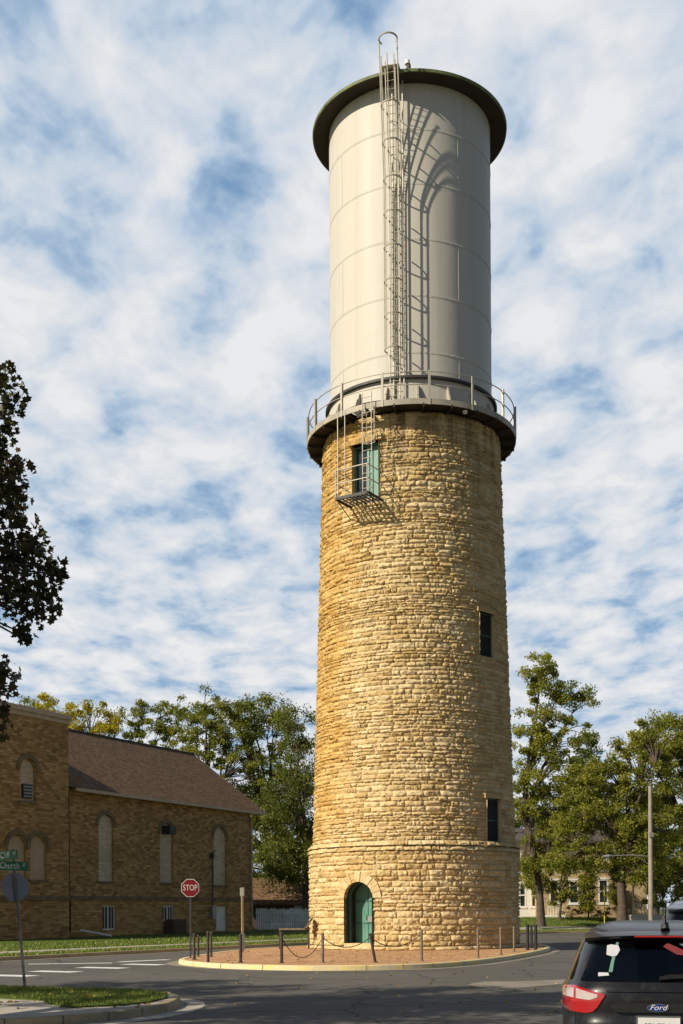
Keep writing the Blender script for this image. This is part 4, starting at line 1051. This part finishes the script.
def bgtree(name, label, px, Y, H, blobs, *a, zb=.3, **k):
    base = (at(px, 910, Y).x, Y, zb)
    return tree(name, label, base, H, [bl(*b[:2], Y, *b[2:], base) for b in blobs], *a, **k)
bgtree('yellow_tree', 'bright yellow-green tree rising behind the flat parapet of the church', 70, 104, 19, [(80,718,2.6,2.4,2.0), (55,710,2.2,2,1.7), (98,724,1.9,2,1.8), (110,735,1.6,2,1.6), (72,745,4,3,2.5)], 80, 120, .26, L_yel, 11, .3, .4, group=G1, clump=.7)
bgtree('leafy_tree', 'small yellowish tree at the left edge behind the church parapet', 15, 108, 19, [(32,712,2.4,2.4,1.8), (5,722,2.8,2.4,2.4)], 50, 110, .28, L_lime, 12, .3, .4, group=G1, clump=.8)
bgtree('airy_tree', 'thin airy tree above the left half of the church roof', 140, 112, 18, [(128,722,2.2,2,1.8), (150,718,2.4,2,2.0), (172,710,2.4,2,1.8), (150,745,4.5,3,2.6), (180,735,2.5,3,2.6)], 110, 95, .25, L_olive, 13, .22, .45, group=G1, clump=.62)
bgtree('open_tree', 'tall open tree whose crown stands behind the ridge end of the church roof', 212, 106, 20, [(190,708,2.4,2,1.7), (210,710,2.5,2,2.0), (228,728,3.2,2.4,2.8), (205,740,3.0,2.4,2.8), (245,765,4.0,3,3.6)], 150, 95, .25, L_olive, 14, .3, .42, group=G1, clump=.68)
bgtree('broad_tree', 'broad olive tree behind the falling edge of the church roof', 268, 108, 20, [(252,716,2.2,2,1.6), (282,708,2.6,2,1.6), (268,738,3.6,3,2.8), (272,785,4.2,3,4.2), (262,830,3.6,3,3.4)], 210, 105, .25, L_olive, 15, .34, .34, droop=.4, group=G1, clump=.76)
bgtree('dense_tree', 'dense dark tree touching the left side of the tower', 306, 102, 19.5, [(300,722,2.4,2,2.0), (308,760,3.0,2.4,3.2), (294,812,3.6,3,4.2), (318,855,3.4,3,3.6), (280,860,2.6,3,2.6)], 210, 125, .25, L_dark, 16, .34, .28, droop=.5, group=G1, clump=.85)
bgtree('hedge_tree', 'low dark tree behind the garage roof', 275, 118, 12, [(262,850,3.6,3,3.8), (290,845,3.4,3,4.2), (312,865,3.2,3,3.7), (238,868,3,3,3.4), (275,800,4,3,4)], 130, 130, .30, L_dark, 17, .3, .3, group=G1, clump=1.0)
bgtree('leaning_tree', 'tall narrow tree with a leaning trunk right beside the tower', 541, 87, 20, [(541,668,1.4,1.5,1.4), (548,704,2.1,1.8,1.8), (575,698,1.7,1.6,1.3), (562,735,2.6,2,2.0), (530,738,1.5,1.5,2.2), (548,775,2.8,2,2.6), (570,815,2.4,1.8,2.0), (522,800,1.0,1.2,2.6), (548,845,2.4,1.8,1.8), (535,868,1.6,1.4,1.3)], 230, 115, .23, L_lime, 21, .28, .40, lean=(-1.2,0), group=G2, clump=.64, zb=.75)
bgtree('big_tree', 'large spreading tree with a thick trunk left of the utility pole', 622, 84, 15, [(600,780,2.6,2.4,1.9), (640,765,2.7,2.6,2.4), (625,812,3.6,3,2.4), (585,812,2.4,2.2,1.9), (655,735,2.0,2,1.5), (645,835,2.8,2.6,2.3), (570,842,1.6,1.6,1.4), (598,850,2.2,1.8,1.2), (582,868,1.2,1.2,.7), (640,872,1.8,1.6,1.2), (610,866,1.5,1.5,.9), (560,868,1.2,1.2,.9)], 310, 115, .23, L_lime, 22, .36, .3, group=G2, clump=.70, zb=.8)
bgtree('right_tree', 'tall tree at the right edge behind the utility pole', 690, 92, 16, [(668,742,2.5,2.4,2.2), (700,735,3,2.6,2.6), (684,795,3.8,3,3.8), (664,848,2.6,2.4,2.6), (690,875,3.0,2.4,2.2), (655,875,1.6,1.8,1.6)], 240, 120, .24, L_lime, 23, .36, .3, group=G2, clump=.8, zb=.9)
bgtree('conifer', 'small dark pointed evergreen behind the gap between the tall tree and the big tree', 588, 118, 15, [(587,745,1.2,1.2,1.4), (588,765,2.2,1.8,2.0), (588,790,3.0,2.4,2.4), (588,820,3.8,3,3)], 110, 130, .28, L_dark, 24, .3, .5, group=G2, clump=.75, zb=1)
bgtree('back_tree', 'dark tree behind the brick house roof', 560, 114, 12, [(520,835,2.6,2,3.0), (528,825,3.2,3,3.8), (560,812,4,3,4.4), (600,825,4.5,3,4), (575,845,4.5,3,2.5)], 170, 130, .30, L_dark, 25, .3, .3, group=G2, clump=1.05, zb=1)
bgtree('backdrop_tree', 'dark tree mass filling the gap behind the utility pole', 655, 116, 12, [(640,825,4.5,3,4.4), (680,815,5,3,4.8), (720,835,5,4,5), (650,870,5,3,3.5)], 170, 130, .32, L_dark, 26, .35, .3, group=G2, clump=1.15, zb=1)
bgtree('young_tree', 'young leafy tree standing directly in front of the brick house upper wall', 560, 92.5, 6, [(560,862,2.2,.9,1.1), (584,860,1.5,.9,1.0), (590,880,.8,.6,1.1), (625,868,1.6,.9,1.2), (538,884,1.2,.9,1.3), (560,892,1.0,.6,1.4), (586,896,.8,.6,1.6), (616,892,.7,.6,1.6)], 190, 95, .2, L_lime, 34, .12, .3, group=G2, clump=.5, zb=.9)
bgtree('shrub', 'leafy shrub at the foot of the wall right of the utility pole', 668, 90, 3, [(668,896,1.5,1,1.4), (655,902,.9,.8,.9), (684,890,1.5,1,1.8)], 44, 90, .2, L_olive, 27, .08, .2, group='shrubs by the brick house', clump=.5, zb=.9, cat='shrub')
bgtree('climbing_shrub', 'ivy-like shrub climbing in front of the brick house between its windows', 588, 94.8, 4, [(588,895,.6,.4,1.2), (590,872,.6,.4,1.3), (614,888,.4,.3,1.3), (562,890,.4,.3,1.4), (582,866,1.6,.3,.5), (620,870,1.2,.3,.6)], 34, 50, .16, L_lime, 28, .06, .2, group='shrubs by the brick house', clump=.42, dens=2.0, zb=1.0, cat='shrub')
bgtree('rusty_shrub', 'rusty low shrub below the middle house window', 572, 94, 1.2, [(572,913,1.2,.5,.4), (592,914,1.2,.5,.4), (612,914,.8,.5,.4)], 26, 50, .14, L_fall, 29, .04, .2, group='shrubs by the brick house', clump=.3, zb=1.0, cat='shrub')
# near maple, only its outer right boughs reach into the picture
nb = (-10.2, 15.0, .15)
def acc(p):
    px = CX+p[0]/p[1]*F; return px < -14
vis = [(2,372,19,.30),(10,384,19,.34),(16,402,19,.32),(4,412,19,.30),(8,428,19,.28),(2,450,19,.34),(16,468,18.8,.34),(2,480,19,.4),(14,498,18.6,.34),(22,486,18.8,.2),(2,512,19,.42),(24,524,18.6,.36),(8,540,19,.5),(40,548,18.5,.36),(24,556,18.8,.45),(56,566,18.5,.30),(66,574,18.4,.16),(46,582,18.5,.36),(28,588,18.7,.5),(8,578,18.9,.5),(52,600,18.4,.24),(34,612,18.6,.34),(26,632,18.5,.22),(8,606,18.8,.36),(30,640,18.5,.12),
       (-4,668,18.6,.26),(4,674,18.6,.22),(12,690,18.6,.15),(-2,696,18.5,.26),(-2,726,18.5,.26),(5,712,18.5,.18)]
ec = np.array([tuple(at(a, b, c)-Vector(nb)) for a, b, c, d in vis]); er = np.array([(d*.95, d*.95, d*.9) for a, b, c, d in vis])
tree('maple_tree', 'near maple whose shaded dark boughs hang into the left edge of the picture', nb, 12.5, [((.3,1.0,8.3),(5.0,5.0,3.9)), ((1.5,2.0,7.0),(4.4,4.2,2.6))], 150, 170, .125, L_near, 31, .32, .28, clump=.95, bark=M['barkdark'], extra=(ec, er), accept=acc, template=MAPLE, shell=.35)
tree('street_tree', 'roadside tree left of the picture, seen only by its shade on the road', (-16.0, 20.0, .15), 12, [((0,0,8),(3.4,3.4,3.4))], 75, 90, .24, L_olive, 32, .28, .3, clump=.9)

# ------------------------------------------------------------------ grass blades, fallen leaves
def inpoly(x, y, P):
    c = False; j = len(P)-1
    for i in range(len(P)):
        if ((P[i][1] > y) != (P[j][1] > y)) and (x < (P[j][0]-P[i][0])*(y-P[i][1])/(P[j][1]-P[i][1])+P[i][0]): c = not c
        j = i
    return c
nrs = np.random.RandomState(5)
def blades(name, pts, h, w, seed):
    n = len(pts); P = np.array(pts); nr_ = np.random.RandomState(seed); a = nr_.uniform(0, 2*PI, n); d = np.stack([np.cos(a), np.sin(a), np.zeros(n)], -1)
    hh = h*nr_.uniform(.5, 1.3, n)[:, None]; ln_ = nr_.normal(0, .35, (n, 3))*hh; ln_[:, 2] = 0
    V = np.stack([P-d*w, P+d*w, P+ln_+np.array([0,0,1.0])*hh], 1).reshape(-1, 3)
    return tag(npmesh(name, V, np.arange(n*3).reshape(n, 3), M['blade'], nr_.uniform(0, 1, n)), kind='stuff', cat='grass')
pts = []
while len(pts) < 26000:
    x = nrs.uniform(-9, -3.1); y = nrs.uniform(19.8, 26.5)
    if inpoly(x, y, gpoly): pts.append((x, y, .17))
tag(blades('corner_grass_blades', pts, .055, .007, 1), 'short green grass on the near corner beside the street sign')
pts = []; segs = []
for i in range(len(far)-1):
    if -20 < far[i][0] < 24 and far[i][1] > 35: segs.append(i)
for _ in range(60000):
    i = segs[nrs.randint(len(segs))]; f_ = nrs.uniform(); d = nrs.choice([nrs.uniform(.2, 1.85), nrs.uniform(3.15, 10)])
    a = Vector(far[i]).lerp(Vector(far[i+1]), f_); tt = (Vector(far[i+1])-Vector(far[i])).normalized(); p = a+Vector((-tt.y, tt.x))*d
    pts.append((p.x, p.y, lawn_h(p.x, p.y, d)-.01))
tag(blades('lawn_grass_blades', pts, .10, .022, 2), 'short mown grass of the lawn beyond the street')
P = []
for _ in range(260):
    if nrs.uniform() < .45: x, y = nrs.uniform(-7.5, -3.2), nrs.uniform(19.7, 25.3); z = .2 if inpoly(x, y, gpoly) else .157
    else: x, y, z = nrs.uniform(-4, 6), nrs.uniform(36, 47), .142
    if y > 30 and (not inpoly(x, y, inner) or math.hypot(x-TX, y-TY) < 4.7): continue
    if y < 30 and not inpoly(x, y, cor_s+[(-60, 50)]): continue
    P.append((x, y, z))
for _ in range(45):
    a = nrs.uniform(0, 1)
    x, y = nrs.uniform(-3, 6), nrs.uniform(19, 33.5)
    if not inpoly(x, y, isl): P.append((x, y, .012))
V, Fq, Rn = leaves(np.random.RandomState(9), np.array(P), [(.03,.03,.004)]*len(P), 1, .07)
tag(npmesh('fallen_leaves', V, Fq, L_fall, Rn), 'scattered dry fallen leaves on the grass, kerb and brick paving', 'fallen leaves', kind='stuff')

# ------------------------------------------------------------------ cars
def carpaint(name, col, coat=.2, rough=.35, metal=.3):
    m, nt, b = newmat(name); b.inputs['Base Color'].default_value = (*col, 1); b.inputs['Roughness'].default_value = rough; b.inputs['Metallic'].default_value = metal
    b.inputs['Coat Weight'].default_value = coat; b.inputs['Coat Roughness'].default_value = .03; b.inputs['Specular IOR Level'].default_value = .3
    oc = ocoord(nt); c = mixc(nt, maprange(nt, noise(nt, oc, 9, 6, .7), .5, .8, 0, .2), col, (.16,.15,.14)); L(nt, c, b.inputs['Base Color'])
    return m
M['carblack'] = carpaint('black_car_paint', (.012,.012,.014)); M['carsilver'] = carpaint('blue_grey_car_paint', (.07,.09,.13), .6, .3, .5)
M['tint'] = glassmat('tinted_car_glass', (.10,.12,.12), .01, 1.0)
M['rubber'] = simple('tyre_rubber', (.02,.02,.02), .85, 0, .2, 6)
M['chrome'] = simple('chrome_strip', (.55,.55,.55), .2, 1, .05, 4)
M['lampred'] = simple('red_lens', (.34,.004,.008), .12, 0, .06, 8, spec=.8, coat=1)
M['lampclear'] = simple('clear_lens', (.42,.34,.31), .15, 0, .12, 30, spec=.8, coat=1)
M['trimblack'] = simple('black_plastic', (.012,.012,.012), .35, 0, .2, 6)
M['ovalblue'] = simple('badge_blue', (.01,.03,.16), .25, 0, .05, 5)
M['dullred'] = simple('dull_red_sticker', (.16,.02,.025), .6)
M['sticker'] = simple('white_sticker', (.42,.42,.45), .5, 0, .05, 20)
M['mint'] = simple('mint_sticker', (.09,.2,.15), .5, 0, .05, 20)
M['seat'] = simple('grey_seat_fabric', (.05,.05,.055), .9, 0, .2, 8)
def interp(z, T):
    if z <= T[0][0]: return T[0][1]
    for (a, x), (b, y) in zip(T[:-1], T[1:]):
        if z <= b:
            t = (z-a)/(b-a); return x+(y-x)*t
    return T[-1][1]
TW = [(.22,.80),(.30,.86),(.5,.89),(.7,.905),(.95,.90),(1.0,.89),(1.07,.845),(1.12,.825),(1.30,.76),(1.44,.70),(1.50,.66),(1.55,.61),(1.59,.53),(1.615,.42),(1.625,.25)]
TR = [(.22,.12),(.30,.03),(.45,.0),(.62,.0),(.66,.05),(.72,.10),(.95,.10),(1.0,.11),(1.07,.15),(1.12,.18),(1.30,.32),(1.44,.44),(1.50,.50),(1.55,.66),(1.59,.95),(1.615,1.3),(1.625,1.6)]
TF = [(.22,4.2),(.30,4.33),(.45,4.38),(.62,4.36),(.8,4.2),(.95,3.85),(1.03,3.35),(1.08,3.15),(1.12,3.02),(1.30,2.62),(1.44,2.32),(1.50,2.18),(1.55,2.05),(1.59,1.9),(1.615,1.75),(1.625,1.68)]
TN = [(.22,5),(.9,5),(1.1,4.2),(1.62,3.2)]
def car(name, label, paint, loc, rz, sz=1.0, sxy=1.0, detail=True):
    c = thing(name, label, 'car', loc, rz)
    zs = sorted(set([.22,.26,.30,.38,.45,.55,.62,.66,.72,.8,.88,.95,1.0,1.035,1.07,1.095,1.12,1.17,1.23,1.30,1.37,1.44,1.47,1.50,1.525,1.55,1.575,1.59,1.605,1.615,1.625])); NSg = 96
    def pt(z, s):
        w, yr, yf, n = interp(z, TW), interp(z, TR), interp(z, TF), interp(z, TN); ca, sa = math.cos(s), math.sin(s)
        x = w*math.copysign(abs(ca)**(2/n), ca); y = (yr+yf)/2+(yf-yr)/2*math.copysign(abs(sa)**(2/n), sa)
        # roof crown / plan taper towards the nose
        return (x*sxy, y*sxy, z*sz)
    body = MB(); gl = {'rear_window': MB(), 'windscreen': MB(), 'side_window': MB(), 'far_side_window': MB()}
    ss_ = [2*PI*k/NSg+PI/NSg for k in range(NSg)]
    for i in range(len(zs)-1):
        for k in range(NSg):
            s0, s1 = ss_[k], ss_[(k+1) % NSg]; q = [pt(zs[i], s0), pt(zs[i], s1), pt(zs[i+1], s1), pt(zs[i+1], s0)]
            tgt = body; sm_ = (s0+PI/NSg)
            if 1.07 <= zs[i] and zs[i+1] <= 1.44:
                sa = math.sin(sm_); ca = math.cos(sm_); 
                if sa < -.20 and abs(ca) < .90: tgt = gl['rear_window']
                elif sa > .3 and abs(ca) < .88: tgt = gl['windscreen']
                elif abs(ca) > .93 and abs(math.sin(sm_)) < .33 and abs(math.sin(sm_)) > .02: tgt = gl['side_window' if ca < 0 else 'far_side_window']
            tgt.quad(*q)
    body.poly([pt(1.625, s) for s in ss_]); body.poly([pt(.22, s) for s in reversed(ss_)])
    def merged(mb, nm, mat):
        o = mb.build(nm, mat, c, smooth=True)
        import bmesh
        bm = bmesh.new(); bm.from_mesh(o.data); bmesh.ops.remove_doubles(bm, verts=bm.verts, dist=.0005); bm.to_mesh(o.data); bm.free()
        o.data.polygons.foreach_set('use_smooth', [True]*len(o.data.polygons)); return o
    bo = merged(body, 'body', paint)
    G = {k: merged(v, k.replace('far_', ''), M['tint']) for k, v in gl.items()}
    def rear(x, z, off=0.0):     # point on the rear face
        w, yr, yf, n = interp(z, TW), interp(z, TR), interp(z, TF), interp(z, TN)
        f = min(.9995, abs(x)/w); y = (yr+yf)/2-(yf-yr)/2*(1-f**n)**(1/n)
        return ((x + math.copysign(off*.5*(f > .9), x))*sxy, (y-off)*sxy, z*sz)
    def patch(nm, mat, xs, zt, zbm, off, parent, rows=6):
        mb = MB(); g_ = [[rear(x, interp(x, zbm)+(interp(x, zt)-interp(x, zbm))*j/rows, off) for x in xs] for j in range(rows+1)]
        nx = len(xs); vs = [p for r in g_ for p in r]; fs = [(j*nx+i, j*nx+i+1, (j+1)*nx+i+1, (j+1)*nx+i) for j in range(rows) for i in range(nx-1)]
        # rim thickness
        back = [[rear(x, interp(x, zbm)+(interp(x, zt)-interp(x, zbm))*j/rows, -.03) for x in xs] for j in (0, rows)]
        b0 = len(vs); vs += back[0]+back[1]
        for i in range(nx-1):
            fs.append((b0+i, b0+i+1, i+1, i)); fs.append((rows*nx+i, rows*nx+i+1, b0+nx+i+1, b0+nx+i))
        mb.add(vs, fs); return mb.build(nm, mat, parent, smooth=True, autos=50)
    for s in (-1, 1):
        xs = [s*v for v in (.47,.50,.54,.58,.64,.70,.75,.79,.82,.845,.865,.88,.888,.893)]
        f = lambda T: sorted([(s*a, b) for a, b in T])
        if s > 0: pass
        else: xs = xs[::-1]
        tl = patch('tail_lamp', M['lampred'], xs, f([(.47,.96),(.60,.992),(.75,1.032),(.84,1.015),(.9,.98)]), f([(.47,.947),(.56,.805),(.62,.782),(.80,.788),(.86,.81),(.9,.85)]), .016, c)
        xs2 = [s*v for v in (.535,.57,.61,.66,.70,.735)]; xs3 = [s*v for v in (.757,.79,.82,.845,.86)]
        if s < 0: xs2 = xs2[::-1]; xs3 = xs3[::-1]
        patch('clear_lens', M['lampclear'], xs2, f([(.535,.955),(.60,.972),(.74,1.01)]), f([(.535,.935),(.60,.905),(.74,.915)]), .022, tl, 3)
        patch('clear_lens', M['lampclear'], xs3, f([(.757,1.01),(.84,.992),(.87,.98)]), f([(.757,.918),(.87,.928)]), .022, tl, 3)
    xs = [-.78+1.56*k/24 for k in range(25)]
    patch('rear_garnish', M['trimblack'], [-.42+.84*k/16 for k in range(17)], [(-.42,.865),(-.38,.885),(.38,.885),(.42,.865)], [(-.42,.85),(-.36,.80),(.36,.80),(.42,.85)], .035, c, 4)
    patch('crease_strip', M['carblack'] if paint is M['carblack'] else paint, [-.46+.92*k/20 for k in range(21)], [(-.46,1.0),(.46,1.0)], [(-.46,.985),(.46,.985)], .012, c, 2)
    # spoiler over the glass
    sp = MB(); n = 20; prof = [(-.0,1.452),(-.10,1.475),(-.115,1.495),(-.02,1.515),(.25,1.545)]
    g_ = []
    for j, (dy, z) in enumerate(prof):
        row = []
        for k in range(n+1):
            x = -.66+1.32*k/n; r_ = rear(x*.93, 1.47, 0); row.append((x*sxy, r_[1]+dy*sxy*(1-.35*abs(x/.66)**3), z*sz-.03*abs(x/.66)**3))
        g_.append(row)
    vs = [p for r in g_ for p in r]; sp.add(vs, [(j*(n+1)+i, j*(n+1)+i+1, (j+1)*(n+1)+i+1, (j+1)*(n+1)+i) for j in range(len(prof)-1) for i in range(n)])
    spo = sp.build('spoiler', paint, c, smooth=True, autos=50)
    mb = MB(); r_ = rear(0, 1.47); mb.box(-.20*sxy, .34*sxy, r_[1]-.118, r_[1]-.08, 1.478*sz, 1.492*sz); mb.build('brake_light', M['lampred'], spo)
    for s in (-1, 1):
        patch('panel_gap', M['trimblack'], [s*.745, s*.753] if s > 0 else [-.753, -.745], [(-1,.80),(1,.80)], [(-1,.64),(1,.64)], .004, bo, 3)
    patch('bumper_gap', M['trimblack'], [-.74+1.48*k/20 for k in range(21)], [(-1,.645),(1,.645)], [(-1,.635),(1,.635)], .006, bo, 1)
    # antenna
    mb = MB(); a0 = Vector((.09, .62, 1.545*sz)); mb.tube([a0, a0+Vector((0,.02,.05)), a0+Vector((0,.03,.055))], [.045,.035,.01], 8); mb.tube([a0+Vector((0,.0,.03)), a0+Vector((0,-.14,.25))], .007, 5); mb.build('antenna', M['trimblack'], c)
    # wheels
    for x in (-1, 1):
        for y in (.88, 3.5):
            mb = MB(); w0 = .80*sxy; mb.tube([(x*(w0-.12),y*sxy,.32),(x*(w0+.06),y*sxy,.32),(x*(w0+.10),y*sxy,.32)], [.325,.325,.30], 28); wh = mb.build('wheel', M['rubber'], c, smooth=True, autos=40)
            mb = MB(); mb.tube([(x*(w0+.09),y*sxy,.32),(x*(w0+.112),y*sxy,.32)], [.21,.18], 20); mb.build('rim', M['grey'], wh)
    # seats
    for x in (-.4, .4):
        for y in (1.35, 2.35):
            mb = MB(); mb.box(x-.25, x+.25, y*sxy, y*sxy+.14, .45*sz, 1.05*sz); mb.box(x-.13, x+.13, y*sxy+.01, y*sxy+.1, 1.07*sz, 1.24*sz); mb.box(x-.25, x+.25, y*sxy+.15, y*sxy+.6, .45*sz, .6*sz); mb.build('seat', M['seat'], c)
    mb = MB(); mb.box(-.62, .62, .3*sxy, 1.2*sxy, .80*sz, .84*sz); mb.build('parcel_shelf', M['trimblack'], c)
    if detail:
        rw = G['rear_window']
        def onglass(nm, P, mat, off=.006, par=None):
            mb = MB(); mb.poly([rear(x, z, off) for x, z in P]); return mb.build(nm, mat, par or rw)
        onglass('white_sticker', [(-.455,1.315),(-.45,1.40),(-.41,1.41),(-.345,1.40),(-.33,1.36),(-.36,1.31),(-.40,1.30)], M['sticker'], .009)
        onglass('mint_stripe', [(-.435,1.16),(-.40,1.16),(-.385,1.25),(-.34,1.43),(-.365,1.43),(-.415,1.25)], M['mint'])
        onglass('faded_sticker', [(-.53,1.12),(-.53,1.155),(-.44,1.155),(-.43,1.13)], M['sticker'])
        onglass('red_sticker', [(.06,1.39),(.10,1.425),(.24,1.36),(.26,1.31),(.18,1.32)], M['dullred'])
        onglass('mint_sticker', [(.20,1.42),(.42,1.42),(.44,1.34),(.30,1.33),(.26,1.38)], M['mint'], .007)
        mb = MB(); w_ = [Vector(rear(x, z, .03)) for x, z in ((.02,1.105),(.12,1.12),(.30,1.125),(.48,1.11))]; mb.tube(w_, [.02,.026,.02,.012], 6); mb.build('wiper', M['trimblack'], c)
        # badge
        mb = MB(); y0 = rear(0, .845, .035)[1]; E = [(.095*math.cos(2*PI*k/36), .038*math.sin(2*PI*k/36)) for k in range(36)]
        slab(mb, E, y0-.010, y0+.01, .845); bo_ = mb.build('badge', M['chrome'], c)
        mb = MB(); slab(mb, [(x*.92, z*.88) for x, z in E], y0-.014, y0-.009, .845); mb.build('badge_field', M['ovalblue'], bo_)
        text_mesh('badge_script', 'Ford', .068, M['signwhite'], bo_, Matrix.Translation((0, y0-.016, .848)) @ FM, .001, shear=.35, sx=1.15)
        mb = MB(); yp = rear(0, .70, .02)[1]; mb.box(-.185, .19, yp-.012, yp, .60, .765); po = mb.build('licence_plate', M['signwhite'], c)
        mb = MB(); mb.box(-.195, -.185, yp-.02, yp, .59, .775); mb.box(.19, .20, yp-.02, yp, .59, .775); mb.box(-.185, .19, yp-.02, yp, .765, .775); mb.build('plate_frame', M['chrome'], po)
        text_mesh('plate_lettering', '571 TDA', .080, M['ovalblue'], po, Matrix.Translation((0, yp-.014, .675)) @ FM, .001, sx=.8)
    return c
cx_, cy_ = (657.5-CX)*10.8/F, 10.8
car('parked_car', 'black hatchback parked with its rear towards the camera at the bottom right', M['carblack'], (cx_, cy_, 0), R(-13.0))
car('parked_suv', 'blue-grey tall vehicle at the right edge, mostly hidden behind the black hatchback', M['carsilver'], ((668-CX)*18.5/F+.72, 18.5, 0), R(-14), 1.17, 1.03, detail=False)

# ------------------------------------------------------------------ light, sky, camera
SAZ = -59.0; SEL = 34.0
sdir = Vector((math.sin(R(SAZ))*math.cos(R(SEL)), -math.cos(R(SAZ))*math.cos(R(SEL)), math.sin(R(SEL))))
sl_ = bpy.data.lights.new('sun', 'SUN'); sl_.energy = 5.0; sl_.angle = R(.53); sl_.color = (1, .90, .72)
so_ = bpy.data.objects.new('sun', sl_); C.objects.link(so_); so_.rotation_euler = sdir.to_track_quat('Z', 'Y').to_euler(); so_.location = (-30, -10, 40)
w = bpy.data.worlds.new('World'); sc.world = w; w.use_nodes = True; nt = w.node_tree; nt.nodes.clear()
out = nt.nodes.new('ShaderNodeOutputWorld')
sky = nt.nodes.new('ShaderNodeTexSky'); sky.sky_type = 'NISHITA'; sky.sun_disc = False; sky.sun_elevation = R(SEL)
sky.sun_rotation = math.atan2(sdir.x, sdir.y); sky.air_density = 1.0; sky.dust_density = .6; sky.ozone_density = 1.5
bg1 = nt.nodes.new('ShaderNodeBackground'); bg1.inputs[1].default_value = .06; L(nt, sky.outputs[0], bg1.inputs[0])
tc = nt.nodes.new('ShaderNodeTexCoord'); sep = nt.nodes.new('ShaderNodeSeparateXYZ'); L(nt, tc.outputs['Generated'], sep.inputs[0])
den = mathn(nt, 'ADD', mathn(nt, 'MAXIMUM', sep.outputs['Z'], 0.0), .13)
cb = nt.nodes.new('ShaderNodeCombineXYZ'); L(nt, mathn(nt, 'DIVIDE', sep.outputs['X'], den), cb.inputs[0]); L(nt, mathn(nt, 'DIVIDE', sep.outputs['Y'], den), cb.inputs[1])
mp = nt.nodes.new('ShaderNodeMapping'); mp.inputs['Rotation'].default_value = (0,0,R(25)); mp.inputs['Scale'].default_value = (1.25,.9,1); mp.inputs['Location'].default_value = (3.1,1.7,0); L(nt, cb.outputs[0], mp.inputs[0])
n1 = noise(nt, mp.outputs[0], 7.2, 4, .5, .3); n2 = noise(nt, mp.outputs[0], 1.9, 3, .5); n3 = noise(nt, mp.outputs[0], 21, 5, .6, .2)
f = mathn(nt, 'ADD', mathn(nt, 'MULTIPLY', n1, .60), mathn(nt, 'ADD', mathn(nt, 'MULTIPLY', n2, .25), mathn(nt, 'MULTIPLY', n3, .15)))
cov = maprange(nt, f, .35, .46, .75, 1)
back = maprange(nt, sep.outputs['Y'], .45, .76, .0, 1)         # unseen clouds thinned behind the viewer to lower the fill light
cov = mathn(nt, 'MULTIPLY', cov, back)
cc = ramp(nt, f, [(.33, (.20,.37,.61)), (.40, (.36,.50,.68)), (.46, (.51,.60,.71)), (.52, (.65,.69,.75)), (.60, (.78,.79,.80))])
bg2 = nt.nodes.new('ShaderNodeBackground'); bg2.inputs[1].default_value = .90; L(nt, cc, bg2.inputs[0])
mx = nt.nodes.new('ShaderNodeMixShader'); L(nt, cov, mx.inputs[0]); L(nt, bg1.outputs[0], mx.inputs[1]); L(nt, bg2.outputs[0], mx.inputs[2]); L(nt, mx.outputs[0], out.inputs[0])

cam = bpy.data.cameras.new('camera'); co = bpy.data.objects.new('camera', cam); C.objects.link(co); sc.camera = co
cam.sensor_width = 36; cam.sensor_fit = 'AUTO'; cam.lens = F/1024*36; cam.shift_y = (HY-512)/1024; cam.clip_start = .1; cam.clip_end = 5000
co.matrix_world = Matrix.Translation((0, 0, CH)) @ Matrix.Rotation(R(90), 4, 'X') @ Matrix.Rotation(R(-.36), 4, 'Z')
sc.view_settings.view_transform = 'Standard'; sc.view_settings.look = 'None'; sc.view_settings.gamma = 1; sc.view_settings.exposure = .22
sc.cycles.max_bounces = 6; sc.cycles.transparent_max_bounces = 6; sc.cycles.use_denoising = True
